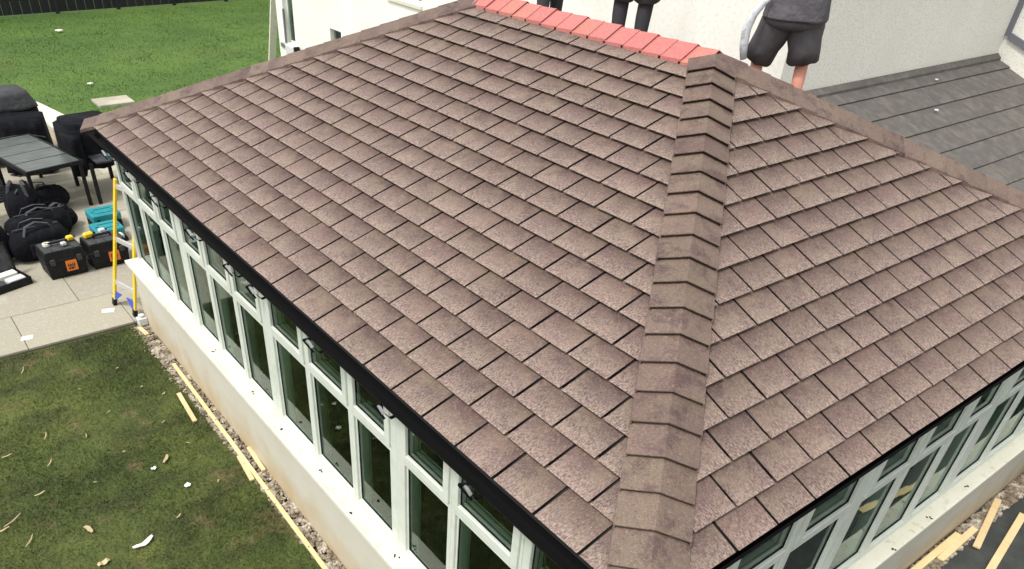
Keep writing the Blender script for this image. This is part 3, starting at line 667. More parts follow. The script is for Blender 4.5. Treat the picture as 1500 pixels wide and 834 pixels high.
b = BM(); tube(b, [(0, 0, 0), (0, 0, .03)], .035, 12); obj('gully_pipe', b, M_lgrey, tg, Matrix.Translation((.0, 7.60, G+.12)))
b = BM(); prism(b, [(-.33, 8.12, G+.034), (-.20, 8.06, G+.034), (-.16, 8.16, G+.034), (-.30, 8.20, G+.034)], [(-.33, 8.12, G+.031), (-.20, 8.06, G+.031), (-.16, 8.16, G+.031), (-.30, 8.20, G+.031)]); tag(obj('paper_scrap', b, M_paper), 'flat white paper scrap on the patio near the ladder foot', 'litter')
b = BM(); prism(b, [(-1.28, 7.93, G+.034), (-1.16, 7.91, G+.034), (-1.13, 8.0, G+.034), (-1.25, 8.02, G+.034)], [(-1.28, 7.93, G+.031), (-1.16, 7.91, G+.031), (-1.13, 8.0, G+.031), (-1.25, 8.02, G+.031)]); tag(obj('paper_scrap', b, M_paper), 'flat pale scrap at the front edge of the patio, left in the photo', 'litter')
for (x, y, lb) in ((3.5, 25.2, 'white speck of litter on the far lawn close to the fence'), (2.6, 19.0, 'tiny white speck in the middle of the far lawn')):
    b = BM(); bmesh.ops.create_icosphere(b, subdivisions=1, radius=.08 if y > 20 else .05); 
    for v in b.verts: v.co.z *= .4; v.co.x *= 1.5
    tag(obj('litter', b, M_paper, None, Matrix.Translation((x, y, G+.05))), lb, 'litter')

# ================================================================== LADDER
t = thing('step_ladder', 'yellow fibreglass ladder with blue braces leaning beside the conservatory corner', 'ladder', (-.08, 8.04, G+.03))
zf = G+.03; ztop = -.72
A0, A1 = Vector((-.135, 8.25, zf)), Vector((.205, 8.13, ztop)); B0, B1 = Vector((-.02, 7.83, zf)), Vector((.30, 7.80, ztop))
for a, b_ in ((A0, A1), (B0, B1)):
    b = BM(); bar(b, a+(b_-a)*.05, b_, .028, .062, (0, 1, 0), .004); r = obj('rail', b, M_yel, t)
    b = BM(); bar(b, a, a+(b_-a)*.055, .045, .07, (0, 1, 0), .006); obj('rubber_foot', b, M_hbox, r)
for f in (.20, .55, .95):
    b = BM(); bar(b, A0+(A1-A0)*f, B0+(B1-B0)*f, .028, .05, (0, 0, 1)); obj('rung', b, M_alu, t)
for P, Q, s in ((A0, A1, 1), (B0, B1, -1)):
    b = BM(); p0 = P+(Q-P)*.12; p1 = P+(Q-P)*.03; dirn = (B0-A0).normalized()*s
    p2 = p0+dirn*.16; n = Vector((-.012, 0, 0))
    prism(b, [p0+n, p1+n, p2+n], [p0-n*.2, p1-n*.2, p2-n*.2]); obj('blue_brace', b, M_blue, t)

# ================================================================== TOOLBOXES
def toolbox(label, cx, cy, rz, w, d, h):
    t = thing('toolbox', label, 'toolbox', (cx, cy, G+.03), rz); T = wm(t)
    b = BM(); loft(b, [[Vector((sx*(w/2-k), sy*(d/2-k), z)) for sx, sy in ((-1, -1), (1, -1), (1, 1), (-1, 1))] for z, k in ((0, .03), (.02, .02), (h*.62, .004), (h*.64, -.006), (h*.70, -.006), (h*.71, .0), (h, .012))])
    b.transform(T); obj('case', b, M_hbox, t)
    b = BM(); box(b, (-w/2+.03, -d/2+.03, h), (w/2-.03, d/2-.03, h+.012), None, .004)
    for sx in (-.25, .0, .25): box(b, (sx*w-.004, -d/2+.04, h+.0121), (sx*w+.004, d/2-.04, h+.022))
    b.transform(T); obj('lid_tray', b, M_gfabric, t)
    b = BM()
    for s in (-1, 1): tube(b, [(s*w*.22, -.0, h+.01), (s*w*.22, -.0, h+.055)], .010, 8)
    tube(b, [(-w*.24, 0, h+.055), (w*.24, 0, h+.055)], .014, 8); b.transform(T); obj('handle', b, M_hbox, t)
    for s in (-1, 1):
        b = BM(); box(b, (s*w*.33-.03, -d/2-.016, h*.56), (s*w*.33+.03, -d/2+.006, h*.78), None, .004); b.transform(T); obj('latch', b, M_gfabric, t)
    b = BM(); box(b, (-.02, -d/2-.010, h*.24), (w*.19+.02, -d/2+.01, h*.63)); b.transform(T); lab = obj('badge', b, M_orange, t)
    b = BM()   # dark bars of the illegible printing on the badge
    for (x0, x1, z0, z1) in ((.0, .022, .30, .34), (.03, .06, .30, .345), (.068, .075, .3, .345), (.0, .01, .39, .50), (.022, .030, .37, .50), (.03, .052, .43, .45), (.055, .063, .38, .5), (.072, .082, .39, .5)): box(b, (x0+.002, -d/2-.013, h*z0), (x1+.002, -d/2-.0105, h*(z1+.02)))
    b.transform(T); obj('badge_print', b, M_hbox, lab)
    return t, T, h
t1, T1, h1 = toolbox('black toolbox with orange badge standing in front of the black bags', -.38, 9.50, .06, .50, .40, .36)
t2, T2, h2 = toolbox('black toolbox with orange badge nearest the yellow ladder', .17, 9.52, .06, .50, .38, .34)
def tape(T, x, y, z, m, lb, r=.05):
    bm = BM(); seg = 16; o_, i_ = [], []
    rings = [[Vector((cos(2*pi*k/seg)*rr, sin(2*pi*k/seg)*rr, zz)) for k in range(seg)] for rr, zz in ((r*.5, .03), (r, .03), (r, 0), (r*.5, 0))]
    loft(bm, rings+[rings[0]], caps=False); tag(obj('tape_roll', bm, m, None, T @ Matrix.Translation((x, y, z))), lb, 'tape roll')
tape(T1, -.13, .03, h1+.024, M_sill, 'cream tape roll on the lid of the toolbox in front of the black bags')
def lump(name, T, x, y, z, s, m, lb, cat):
    bm = BM(); box(bm, (-s[0]/2, -s[1]/2, 0), (s[0]/2, s[1]/2, s[2]), None, min(s)*.25)
    t = thing(name, lb, cat, (T @ Matrix.Translation((x, y, z))).translation, .2)
    bm.transform(wm(t)); obj('body', bm, m, t)
    b = BM(); tube(b, [(s[0]*.3, 0, s[2]*.5), (s[0]*.75, .01, s[2]*.55)], s[2]*.25, 8); b.transform(wm(t)); obj('nose', b, M_hbox, t)
lump('tape_measure', T1, .05, -.08, h1+.022, (.07, .06, .05), M_alu, 'small silver tape measure on the left black toolbox', 'tape measure')
lump('tape_measure', T1, .17, .05, h1+.022, (.09, .07, .06), M_yel, 'yellow tape measure on the left black toolbox', 'tape measure')
lump('cordless_drill', T2, -.15, .06, h2+.022, (.13, .07, .07), M_yel, 'yellow power tool lying on the toolbox nearest the ladder', 'drill')
lump('cordless_drill', T2, .05, .12, h2+.022, (.09, .06, .06), M_lgrey, 'pale tool lying right of the yellow one on the toolbox by the ladder', 'drill')
lump('cordless_drill', T2, .30, .30, .03-.0, (.14, .10, .20), M_lgrey, 'grey tool standing on the patio between toolbox and conservatory corner', 'drill')

def teal_case(label, cx, cy, rz, w=.40, d=.30, h=.22):
    t = thing('tool_case', label, 'tool case', (cx, cy, G+.03), rz); T = wm(t)
    b = BM(); box(b, (-w/2, -d/2, 0), (w/2, d/2, h*.55), None, .012); b.transform(T); obj('base', b, M_hbox, t)
    b = BM(); box(b, (-w/2-.004, -d/2-.004, h*.552), (w/2+.004, d/2+.004, h), None, .014)
    b.transform(T); obj('lid', b, M_teal, t)
    b = BM()
    box(b, (-w*.38, -d*.30, h+.0005), (w*.38, -d*.16, h+.012), None, .004); box(b, (-w*.38, d*.16, h+.0005), (w*.38, d*.30, h+.012), None, .004)
    box(b, (-w*.42, -d*.1, h+.0005), (-w*.30, d*.1, h+.018), None, .004); box(b, (w*.30, -d*.1, h+.0005), (w*.42, d*.1, h+.018), None, .004); b.transform(T); obj('lid_rib', b, M_teal, t)
    b = BM(); tube(b, [(-.08, -d/2-.004, h*.62), (-.07, -d/2-.035, h*.62), (.07, -d/2-.035, h*.62), (.08, -d/2-.004, h*.62)], .010, 8); b.transform(T); obj('handle', b, M_hbox, t)
    for s in (-1, 1):
        b = BM(); box(b, (s*w*.32-.02, -d/2-.012, h*.40), (s*w*.32+.02, -d/2-.0045, h*.75)); b.transform(T); obj('latch', b, M_hbox, t)
teal_case('teal and black tool case, the farther of two by the ladder top', .50, 10.72, .04, .40, .34, .25)
teal_case('teal and black tool case, the nearer of two by the ladder top', .40, 10.22, .04, .38, .34, .22)

# open tool case at the left edge
t = thing('open_tool_case', 'open black tool case with clear lid raised and white trays at the left photo edge', 'tool case', (-1.12, 9.45, G+.03), .30); T = wm(t)
b = BM(); w, d = .52, .36
for lo, hi in (((-w/2, -d/2, 0), (w/2, d/2, .02)), ((-w/2, -d/2, .02), (w/2, -d/2+.015, .10)), ((-w/2, d/2-.015, .02), (w/2, d/2, .10)), ((-w/2, -d/2+.015, .02), (-w/2+.015, d/2-.015, .10)), ((w/2-.015, -d/2+.015, .02), (w/2, d/2-.015, .10))): box(b, lo, hi)
b.transform(T); obj('case_base', b, M_hbox, t)
b = BM(); box(b, (-.20, -.13, .021), (-.02, .02, .085), None, .01); b.transform(T); obj('tray', b, M_gfabric, t)
b = BM(); box(b, (0, -.14, .021), (.22, -.01, .105), None, .01); b.transform(T); obj('tray', b, M_lgrey, t)
b = BM(); box(b, (-.18, .03, .021), (.21, .15, .12), None, .01); b.transform(T); obj('tray', b, M_paper, t)
LT_ = T @ Matrix.Translation((0, d/2+.004, .09)) @ Matrix.Rotation(radians(72), 4, 'X')
b = BM(); fw_ = .018
for lo, hi in (((-w/2, 0, 0), (-w/2+fw_, .36, .03)), ((w/2-fw_, 0, 0), (w/2, .36, .03)), ((-w/2+fw_, 0, 0), (w/2-fw_, fw_, .03)), ((-w/2+fw_, .36-fw_, 0), (w/2-fw_, .36, .03))): box(b, lo, hi)
b.transform(LT_); lid = obj('lid', b, M_hbox, t)
b = BM(); box(b, (-w/2+fw_, fw_, .008), (w/2-fw_, .36-fw_, .014)); b.transform(LT_); obj('clear_panel', b, M_gfabric, lid)

# ================================================================== PATIO FURNITURE AND BAGS
def ellbag(bm, c, s, seg=14, rings=9, sag=.15, seed=0):
    rnd = random.Random(seed); P = []
    ph = [rnd.uniform(0, 6) for _ in range(4)]
    for i in range(rings+1):
        t = i/rings; a = -pi/2+pi*t; rr = max(.12, cos(a))**.45; z = (sin(a)*.5+.5); r = []
        for k in range(seg):
            th = 2*pi*k/seg; q = 1+.06*sin(3*th+ph[0]+t*4)+.05*sin(5*th+ph[1]-t*6)
            cx = abs(cos(th))**.6*(1 if cos(th) > 0 else -1); cy = abs(sin(th))**.6*(1 if sin(th) > 0 else -1)
            r.append(Vector((cx*s[0]/2*rr*q, cy*s[1]/2*rr*q, z*s[2]*(1-sag*cos(th+ph[2])*t*.5))))
        P.append(r)
    loft(bm, P); bmesh.ops.transform(bm, matrix=c, verts=bm.verts[:])
def holdall(label, x, y, z, rz, s, seed):
    t = thing('holdall', label, 'bag', (x, y, z), rz); T = wm(t)
    b = BM(); ellbag(b, T, s, seed=seed); obj('bag_body', b, M_fabric, t, smooth=True)
    for q in (-1, 1):
        b = BM(); pts = [Vector((-.25*s[0], q*s[1]*.30, s[2]*.85)), Vector((-.18*s[0], q*s[1]*.22, s[2]*1.12)), Vector((.0, q*s[1]*.16, s[2]*1.2)), Vector((.18*s[0], q*s[1]*.22, s[2]*1.10)), Vector((.25*s[0], q*s[1]*.30, s[2]*.85))]
        tube(b, pts, [(.022, .006)]*5, 8); b.transform(T); obj('strap', b, M_gfabric, t)
    b = BM(); bar(b, (-.36*s[0], 0, s[2]*.99), (.36*s[0], 0, s[2]*.98), .02, .015); b.transform(T); obj('zip', b, M_gfabric, t)
    b = BM(); box(b, (-.22*s[0], -s[1]/2-.03, s[2]*.2), (.22*s[0], -s[1]/2+.03, s[2]*.65), None, .02); b.transform(T); obj('pocket', b, M_fabric, t)
PG = G+.03
holdall('big black holdall, the largest bag, directly behind the left toolbox', -.50, 10.15, PG, .10, (.80, .42, .42), 3)
holdall('black holdall behind the largest bag, beside the table leg', -.35, 10.72, PG, .15, (.85, .40, .40), 5)
holdall('small rounded black bag nearest the teal cases', -.02, 11.0, PG, .6, (.40, .30, .30), 9)
holdall('black holdall at the left photo edge behind the open tool case', -1.15, 10.25, PG, .2, (.70, .5, .50), 12)

holdall('low black bag lying under the garden table', -.10, 11.75, PG, .3, (.75, .45, .36), 15)
holdall('upright black bag wedged between bench and table', -.42, 11.30, PG, 1.2, (.55, .42, .56), 18)
holdall('black bag on the ground left of the slatted bench leg', -1.35, 10.95, PG, .0, (.8, .5, .48), 21)
t = thing('garden_chair', 'black garden chair standing left of the table at the photo edge', 'chair', (-.75, 12.9, PG), radians(30)); T = wm(t)
b = BM(); box(b, (-.26, -.26, .40), (.26, .26, .45), None, .012); b.transform(T); obj('seat', b, M_fabric, t)
b = BM(); box(b, (-.26, .23, .451), (.26, .28, .92), None, .015); b.transform(T); obj('backrest', b, M_gfabric, t)
for sx in (-.23, .23):
    for sy in (-.22, .24):
        b = BM(); bar(b, (sx, sy, 0), (sx, sy, .40), .04, .04); b.transform(T); obj('leg', b, M_hbox, t)
# slatted grey table
t = thing('garden_table', 'dark grey garden table with broad slat top on the patio', 'table', (.0, 12.4, PG), radians(12)); T = wm(t)
tx, ty, th_ = .86, 1.75, .70
for k in range(4):
    b = BM(); y0 = -ty/2+.03+k*(ty-.06)/4; box(b, (-tx/2+.035, y0+.010, th_-.018), (tx/2-.035, y0+(ty-.06)/4-.010, th_), None, .003); b.transform(T); obj('slat', b, M_slatm, t)
b = BM()
for lo, hi in (((-tx/2, -ty/2, th_-.05), (-tx/2+.034, ty/2, th_+.004)), ((tx/2-.034, -ty/2, th_-.05), (tx/2, ty/2, th_+.004)), ((-tx/2+.034, -ty/2, th_-.05), (tx/2-.034, -ty/2+.03, th_+.004)), ((-tx/2+.034, ty/2-.03, th_-.05), (tx/2-.034, ty/2, th_+.004))): box(b, lo, hi)
b.transform(T); obj('frame', b, M_hbox, t)
for sx in (-1, 1):
    for sy in (-1, 1):
        b = BM(); bar(b, (sx*(tx/2-.04), sy*(ty/2-.05), 0), (sx*(tx/2-.04), sy*(ty/2-.05), th_-.05), .045, .045); b.transform(T); obj('leg', b, M_hbox, t)
# slatted black bench left of it
t = thing('garden_bench', 'black slatted garden bench between the table and the left photo edge', 'bench', (-.85, 11.55, PG), radians(12)); T = wm(t)
for k in range(6):
    b = BM(); y0 = -.30+k*.105; box(b, (-.55, y0, .40), (.45, y0+.075, .425), None, .003); b.transform(T); obj('slat', b, M_hbox, t)
for k in range(4):
    b = BM(); z0 = .50+k*.10; box(b, (-.55, .34, z0), (.45, .365, z0+.07)); b.transform(T); obj('back_slat', b, M_hbox, t)
for sx in (-.52, .42):
    for sy, hh in ((-.27, .40), (.32, .90)):
        b = BM(); bar(b, (sx, sy, 0), (sx, sy, hh), .045, .045); b.transform(T); obj('leg', b, M_gfabric if sx > 0 and sy < 0 else M_hbox, t)
# covered barbecue
t = thing('covered_barbecue', 'barbecue under a black cover with grey top behind the slatted table', 'barbecue', (.02, 14.5, PG), radians(8)); T = wm(t)
def drape(b, w, d, z0, z1, flare, seed, seg=28, waves=9):
    rnd = random.Random(seed); P = []
    for i in range(7):
        f = i/6; z = z1+(z0-z1)*f; r = []
        for k in range(seg):
            th = 2*pi*k/seg; c, s = cos(th), sin(th); m_ = max(abs(c), abs(s)); q = 1+flare*f+.03*f*sin(waves*th+seed)
            e = .35+.65*(m_**-1-1)/.4142 if False else 1
            cx = max(-1, min(1, c*1.25)); cy = max(-1, min(1, s*1.25)); r.append(Vector((cx*w/2*q, cy*d/2*q, z-(.02*sin(waves*th)*f))))
        P.append(r)
    loft(b, P)
b = BM(); drape(b, 1.15, .75, .12, .92, .06, 2); b.transform(T); obj('cover', b, M_fabric, t, smooth=True)
b = BM(); drape(b, 1.0, .66, .86, 1.10, .22, 4); b.transform(T); obj('cover_top', b, M_gfabric, t, smooth=True)
for sx in (-.45, .45):
    for sy in (-.25, .25):
        b = BM(); tube(b, [(sx, sy, 0), (sx, sy, .2)], .025, 8); b.transform(T); obj('leg', b, M_hbox, t)
t = thing('covered_chair', 'chair under a sagging black cover between table and covered barbecue', 'chair', (.22, 13.75, PG), radians(-15)); T = wm(t)
b = BM(); drape(b, .70, .60, .05, .86, .10, 7); b.transform(T); obj('cover', b, M_fabric, t, smooth=True)
b = BM(); tube(b, [(-.33, -.31, .62), (-.1, -.34, .66), (.15, -.34, .66), (.33, -.30, .60)], .010, 8); b.transform(T); obj('cord', b, M_gfabric, t)
for sx in (-.28, .28):
    for sy in (-.22, .22):
        b = BM(); tube(b, [(sx, sy, 0), (sx, sy, .12)], .02, 8); b.transform(T); obj('leg', b, M_hbox, t)
# black stand by the corner with hanging cloth and shelf
t = thing('black_stand', 'tall black stand with a dark shelf behind the conservatory corner', 'stand', (.85, 12.1, PG), radians(5)); T = wm(t)
b = BM(); drape(b, .80, .74, .44, 1.02, .05, 11, waves=7); b.transform(Matrix.Translation((.08, .25, 0))); b.transform(T); obj('cover', b, M_fabric, t, smooth=True)
b = BM(); drape(b, .66, .60, .96, 1.10, .14, 5, waves=5); b.transform(Matrix.Translation((.08, .25, 0))); b.transform(T); obj('cover_top', b, M_fabric, t, smooth=True)
b = BM(); box(b, (-.12, -.50, .62), (.42, -.125, .65), None, .005); b.transform(T); obj('shelf', b, M_gfabric, t)
for sx, sy in ((-.19, -.42), (.38, -.42), (-.19, .55), (.38, .55)):
    b = BM(); bar(b, (sx, sy, 0), (sx, sy, .62 if sy < 0 else .45), .05, .05); b.transform(T); obj('leg', b, M_hbox, t)
b = BM(); P = []
for i in range(7):
    f = i/6; z = .98-.62*f; r = []
    for k in range(12):
        th = 2*pi*k/12; r.append(Vector((-.26+cos(th)*(.13-.05*f)*(1+.2*sin(3*th+4*f)), -.05+sin(th)*(.30-.17*f)*(1+.15*sin(2*th+3*f))+.02*sin(7*f), z)))
    P.append(r)
loft(b, P); b.transform(T); tag(obj('black_cloth', b, M_fabric, None, smooth=True), 'black cloth hanging from the left side of the tall black stand', 'cloth')
gl = thing('work_gloves', 'teal and white work gloves lying on the shelf of the black stand', 'gloves', (T @ Vector((.18, -.34, .65))), .4); Tg = wm(gl)
for q, (ox, oy, a, m_) in enumerate(((0, 0, .2, M_teal), (.10, -.08, 1.2, M_lgrey))):
    b = BM(); ms = Matrix.Translation((ox, oy, .02)) @ Matrix.Rotation(a, 4, 'Z')
    box(b, (-.05, -.045, -.014), (.05, .045, .018), ms, .01)
    for k in range(4): tube(b, [ms @ Vector((.045, -.034+k*.023, .003)), ms @ Vector((.075+.01*(k % 3), -.036+k*.025, .022)), ms @ Vector((.11+.008*(k % 2), -.038+k*.027, .016))], [.011, .011, .008], 7)
    tube(b, [ms @ Vector((-.02, .04, 0)), ms @ Vector((.01, .075, .012)), ms @ Vector((.035, .09, .012))], [.013, .012, .009], 7)
    b.transform(Tg); obj('glove', b, m_, gl)

# ================================================================== PEOPLE
def person(label, foot, rz, kind, pose):
    """a standing figure, local x = its right, y = the way it faces, z up; feet follow the roof slope"""
    P = thing('person', label, 'person', foot, rz); T = wm(P)
    V = {}; E = []; Rr = {}
    def j(n, co, r): V[n] = Vector(co); Rr[n] = r
    hipz = pose['hip']; lean = pose.get('lean', 0)
    sp = pose.get('stance', .14)
    j('pel', (0, 0, hipz), (.155, .115)); j('waist', (0, lean*.25, hipz+.17), (.135, .10)); j('chest', (0, lean*.6, hipz+.36), (.165, .115)); j('sh', (0, lean, hipz+.50), (.13, .09))
    j('neck', (0, lean*1.15, hipz+.58), (.056, .056)); j('jaw', (0, lean*1.25+.02, hipz+.66), (.066, .075)); j('head', (0, lean*1.3+.01, hipz+.76), (.078, .098)); j('crown', (0, lean*1.3, hipz+.83), (.052, .064))
    E += [('pel', 'waist'), ('waist', 'chest'), ('chest', 'sh'), ('sh', 'neck'), ('neck', 'jaw'), ('jaw', 'head'), ('head', 'crown')]
    for s, k in ((-1, 'l'), (1, 'r')):
        fx, fy, fz = pose['foot_'+k]; kx, ky, kz = pose['knee_'+k]
        j('hip'+k, (s*.095, 0, hipz-.06), (.10, .10)); j('th'+k, ((s*.095+kx)/2, ky/2+.01, (hipz-.06+kz)/2), (.088, .090)); j('kn'+k, (kx, ky, kz), (.060, .062))
        j('cf'+k, (kx+(fx-kx)*.35, ky+(fy-ky)*.35-.015, kz+(fz+.09-kz)*.35), (.058, .062)); j('an'+k, (fx, fy, fz+.10), (.040, .042)); j('heel'+k, (fx, fy+.02, fz+.04), (.040, .038)); j('toe'+k, (fx, fy+.17, fz+.03), (.042, .026))
        E += [('pel', 'hip'+k), ('hip'+k, 'th'+k), ('th'+k, 'kn'+k), ('kn'+k, 'cf'+k), ('cf'+k, 'an'+k), ('an'+k, 'heel'+k), ('heel'+k, 'toe'+k)]
        ax, ay, az = pose['hand_'+k]; ex_, ey_, ez_ = pose['elbow_'+k]
        j('shl'+k, (s*.17, lean, hipz+.49), (.062, .062)); j('el'+k, (ex_, ey_, ez_), (.042, .042)); j('fa'+k, (ex_*.6+ax*.4, ey_*.6+ay*.4, ez_*.6+az*.4), (.040, .040)); j('wr'+k, (ax, ay, az), (.026, .030))
        d = (Vector((ax, ay, az))-Vector((ex_, ey_, ez_))).normalized(); pal = Vector((ax, ay, az))+d*.055; sd_ = Vector((0, 1, 0)).cross(d).cross(d).normalized()
        side = d.cross(Vector((s, 0, 0))).normalized()
        j('pm'+k, pal, (.022, .036)); E += [('sh', 'shl'+k), ('shl'+k, 'el'+k), ('el'+k, 'fa'+k), ('fa'+k, 'wr'+k), ('wr'+k, 'pm'+k)]
        inn = Vector((-s, 0, 0))
        for q in range(4):
            ln = (.075, .085, .08, .062)[q]; b0 = pal+side*(.030-.020*q)+d*.03; b1 = b0+d*ln*.5+inn*.008; b2 = b1+d*ln*.45+inn*.028
            j(f'f{k}{q}a', b0, (.0095, .0095)); j(f'f{k}{q}b', b1, (.009, .009)); j(f'f{k}{q}c', b2, (.0075, .0075)); E += [('pm'+k, f'f{k}{q}a'), (f'f{k}{q}a', f'f{k}{q}b'), (f'f{k}{q}b', f'f{k}{q}c')]
        t0 = pal+side*.038-d*.02; t1_ = t0+side*.03+d*.03+inn*.02; t2_ = t1_+d*.03+inn*.01
        j(f't{k}a', t0, (.011, .011)); j(f't{k}b', t1_, (.010, .010)); j(f't{k}c', t2_, (.008, .008)); E += [('pm'+k, f't{k}a'), (f't{k}a', f't{k}b'), (f't{k}b', f't{k}c')]
    names = list(V); idx = {n: i for i, n in enumerate(names)}
    me = bpy.data.meshes.new('body'); me.from_pydata([V[n] for n in names], [(idx[a], idx[b]) for a, b in E], []); me.materials.append(M_skin)
    o = bpy.data.objects.new('body', me); COL.objects.link(o); o.matrix_basis = T; WM[o.name] = T.copy(); o.parent = P; o.matrix_parent_inverse = T.inverted()
    sk = o.modifiers.new('skin', 'SKIN'); sk.use_smooth_shade = True
    for n, sv in zip(names, me.skin_vertices[0].data): sv.radius = Rr[n]; sv.use_root = (n == 'pel')
    ss = o.modifiers.new('sub', 'SUBSURF'); ss.levels = 2; ss.render_levels = 2
    # face pieces
    h = V['head']; b = BM()
    tube(b, [h+Vector((0, .088, .012)), h+Vector((0, .112, -.022))], [.010, .016], 8); b.transform(T); obj('nose', b, M_skin, P, smooth=True)
    for s in (-1, 1):
        b = BM(); bmesh.ops.create_uvsphere(b, u_segments=10, v_segments=8, radius=.013, matrix=Matrix.Translation(h+Vector((s*.030, .086, .008)))); b.transform(T); obj('eye', b, M_paper, P, smooth=True)
        b = BM(); bmesh.ops.create_uvsphere(b, u_segments=10, v_segments=8, radius=1, matrix=Matrix.Translation(h+Vector((s*.080, -.005, -.012))) @ Matrix.Diagonal((.012, .020, .032, 1))); b.transform(T); obj('ear', b, M_skin, P, smooth=True)
    b = BM(); tube(b, [h+Vector((-.026, .080, -.050)), h+Vector((0, .092, -.052)), h+Vector((.026, .080, -.050))], [.004, .007, .004], 6); b.transform(T); obj('mouth', b, M_skin, P)
    b = BM(); bmesh.ops.create_icosphere(b, subdivisions=3, radius=1, matrix=Matrix.Translation(h+Vector((0, -.015, .035))) @ Matrix.Diagonal((.090, .108, .085, 1)))
    bmesh.ops.delete(b, geom=[f for f in b.faces if f.calc_center_median().y > h.y+.055 and f.calc_center_median().z < h.z+.06 or f.calc_center_median().z < h.z-.03], context='FACES'); b.transform(T); obj('hair', b, M_hair, P, smooth=True)
    # shirt: torso ring loft with folds, sleeves
    def ring(c, rx, ry, n=28, wob=0, ph=0, tilt=0): return [Vector((c[0]+cos(2*pi*k/n)*rx*(1+wob*sin(6*2*pi*k/n+ph)), c[1]+sin(2*pi*k/n)*ry*(1+wob*sin(5*2*pi*k/n+ph*1.7)), c[2]+tilt*cos(2*pi*k/n))) for k in range(n)]
    hem = pose.get('hem', .02)
    b = BM(); rr = []
    for i, (zf_, rx, ry, ly) in enumerate([(hem, .215, .165, 0), (hem+.02, .218, .168, .02), (.12, .205, .160, .12), (.16, .212, .163, .18), (.20, .200, .155, .25), (.30, .205, .155, .48), (.40, .215, .155, .72), (.47, .215, .140, .92), (.53, .16, .11, 1.0), (.56, .085, .075, 1.06)]):
        rr.append(ring((0, lean*ly, hipz+zf_), rx*pose.get('fat', 1), ry*pose.get('fat', 1), wob=.022*(1-zf_), ph=i*1.9, tilt=.006*sin(i*2)))
    inner = [[Vector((p.x*.93, (p.y), p.z+.004)) for p in rr[0]]]
    loft(b, inner+rr, caps=True); b.transform(T); obj('tshirt', b, pose['shirt'], P, smooth=True)
    for s, k in ((-1, 'l'), (1, 'r')):
        a, e = V['shl'+k], V['el'+k]; b = BM(); tube(b, [a-(e-a)*.15, a+(e-a)*.2, a+(e-a)*.5, a+(e-a)*.78], [.07, .082, .078, .086], 14); b.transform(T); obj('sleeve', b, pose['shirt'], P, smooth=True)
    # shorts: seat plus two wide legs
    f_ = pose.get('fat', 1)
    b = BM(); loft(b, [ring((0, 0, hipz+zf_), rx*f_, ry*f_, wob=.008, ph=i) for i, (zf_, rx, ry) in enumerate([(.12, .175, .135), (.05, .188, .148), (-.04, .205, .160), (-.11, .205, .155), (-.15, .17, .12)])]); b.transform(T)
    sh = obj('shorts', b, pose['shorts'], P, smooth=True)
    for s, k in ((-1, 'l'), (1, 'r')):
        a, e = Vector((s*.098, 0, hipz-.03)), V['kn'+k]; b = BM(); d = e-a; fr = pose.get('short_len', .86); rings = []
        w0 = .118*f_
        pts = [a, a+d*.25, a+d*.5, a+d*.72, a+d*fr, a+d*fr+Vector((0, 0, .012))]; rs = [w0, w0*1.02, w0*.98, w0*.95, w0*.93, w0*.80]
        tube(b, pts, rs, 20)
        for v in b.verts: v.co += Vector((sin(v.co.z*34+v.co.x*20)*.006, sin(v.co.z*41+v.co.x*27)*.007, sin(v.co.x*60)*.006))
        b.transform(T); obj('shorts_leg', b, pose['shorts'], P, smooth=True)
        if pose.get('leggings'):
            kn, cf, an = V['kn'+k], V['cf'+k], V['an'+k]; b = BM(); tube(b, [kn+Vector((0, 0, .12)), kn, cf, an+(cf-an)*.3, an+Vector((0, 0, -.02))], [.075, .072, .070, .060, .064], 16); b.transform(T); obj('trouser_leg', b, pose['leg_m'], P, smooth=True)
        # boot
        fx, fy, fz = pose['foot_'+k]; b = BM(); rg = []
        for yy_, wx, hz in ((-.085, .030, .07), (-.06, .045, .085), (0, .050, .095), (.06, .050, .08), (.13, .055, .06), (.19, .050, .05), (.225, .025, .035)):
            rg.append([Vector((fx+cos(2*pi*q/12)*wx, fy+.02+yy_, fz+hz*.5+.0+sin(2*pi*q/12)*hz*.5)) for q in range(12)])
        loft(b, rg); tube(b, [Vector((fx, fy-.01, fz+.05)), Vector((fx, fy-.01, fz+.16))], [.050, .052], 12); b.transform(T); obj('boot', b, M_boot, P, smooth=True)
    return P, V, T
def bz(x, y): return (WID-x)*tan(TL)+.022      # height of the back slope
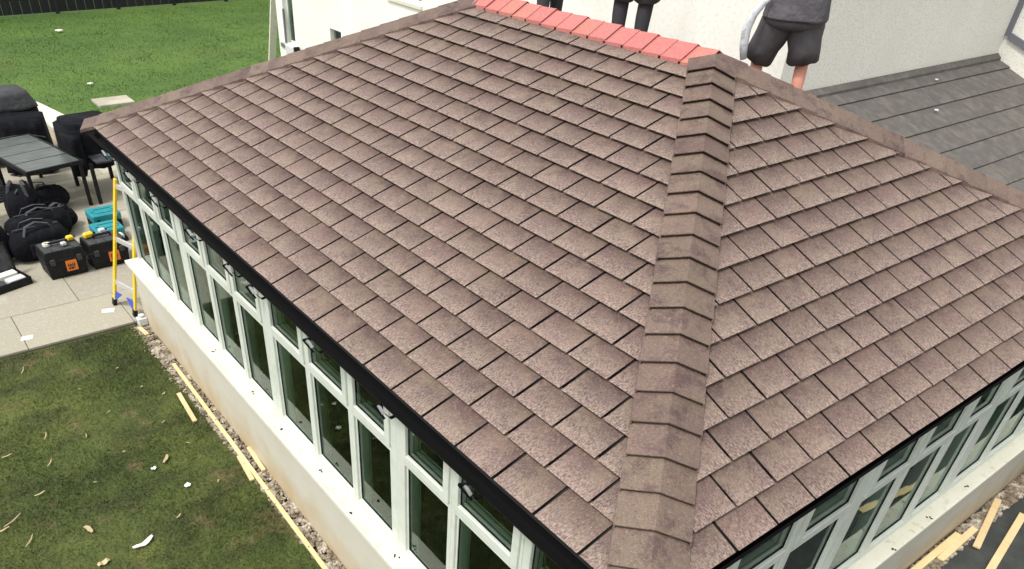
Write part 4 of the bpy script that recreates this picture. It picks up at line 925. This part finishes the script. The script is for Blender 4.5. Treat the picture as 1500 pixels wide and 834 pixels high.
# person 2: big man in grey t-shirt and charcoal shorts, right
px, py = 4.10, 2.72
rz = radians(215-90)    # turned away from the camera: local +y points to the house
def mk(label, x, y, rz, stance, knee_dx, pose, lift=(0, 0)):
    c, s = cos(rz), sin(rz); z0 = bz(x, y)
    def slope(lx, ly): return bz(x+lx*c-ly*s, y+lx*s+ly*c)-z0
    for k, sg in (('l', -1), ('r', 1)):
        fx = sg*stance; fy = pose.get('fy_'+k, 0); pose['foot_'+k] = (fx, fy, slope(fx, fy)+.004)
    return person(label, (x, y, z0), rz, None, pose)
pz = dict(hip=.93, lean=.10, fat=1.27, shirt=M_shirt, shorts=M_short, hem=-.075, short_len=.99, fy_l=.06, fy_r=-.04,
          knee_l=(-.23, .12, .50), knee_r=(.17, .04, .52), elbow_l=(-.37, -.03, 1.10), hand_l=(-.24, .24, 1.05), elbow_r=(.37, -.03, 1.10), hand_r=(.24, .26, 1.08))
P2, V2_, T2_ = mk('large man in grey T-shirt and charcoal shorts standing behind the right hip of the roof', 5.12, 3.25, radians(-57), .19, 0, pz)
# strap hanging from the belt at his left side
b = BM(); base = T2_ @ Vector((-.30, -.10, .99)); q = lambda a, b_, c: base+CR*a+Vector((0, 0, c))+Vector((-.05, -.03, 0))*b_
tube(b, [q(.06, 1, .03), q(.01, 1.1, -.02), q(-.05, 1.2, -.10), q(-.085, 1.2, -.22), q(-.075, 1.1, -.36), q(-.05, 1, -.47)], [(.012, .022), (.014, .028), (.016, .036), (.018, .042), (.017, .04), (.012, .03)], 10)
tag(obj('tool_strap', b, M_strap, None, smooth=True), 'pale curved tool strap hanging at the left side of the man in shorts', 'strap')
# person 1: only the lower legs are in the picture
pz = dict(hip=.93, lean=.05, fat=1.05, shirt=M_sock, shorts=M_short, hem=.0, short_len=1.04, fy_l=0, fy_r=.0, leggings=True, leg_m=M_sock,
          knee_l=(-.115, .05, .50), knee_r=(.115, .05, .50), elbow_l=(-.30, 0, 1.15), hand_l=(-.30, .16, .96), elbow_r=(.30, 0, 1.15), hand_r=(.30, .16, .96))
P1, _, _ = mk('person in dark shorts and black leggings, only the legs showing above the red ridge', 4.15, 4.32, radians(-58), .105, 0, pz)
pz = dict(hip=.93, lean=.05, fat=1.05, shirt=M_shirt, shorts=M_short, hem=.0, short_len=1.04, fy_l=-.12, fy_r=.18, leggings=True, leg_m=M_sock,
          knee_l=(-.05, .0, .50), knee_r=(.05, .14, .52), elbow_l=(-.30, 0, 1.15), hand_l=(-.30, .16, .96), elbow_r=(.30, 0, 1.15), hand_r=(.30, .16, .96))
P3, _, _ = mk('person with one dark leg just showing at the top edge over the red ridge', 4.35, 5.68, radians(-62), .02, 0, pz)
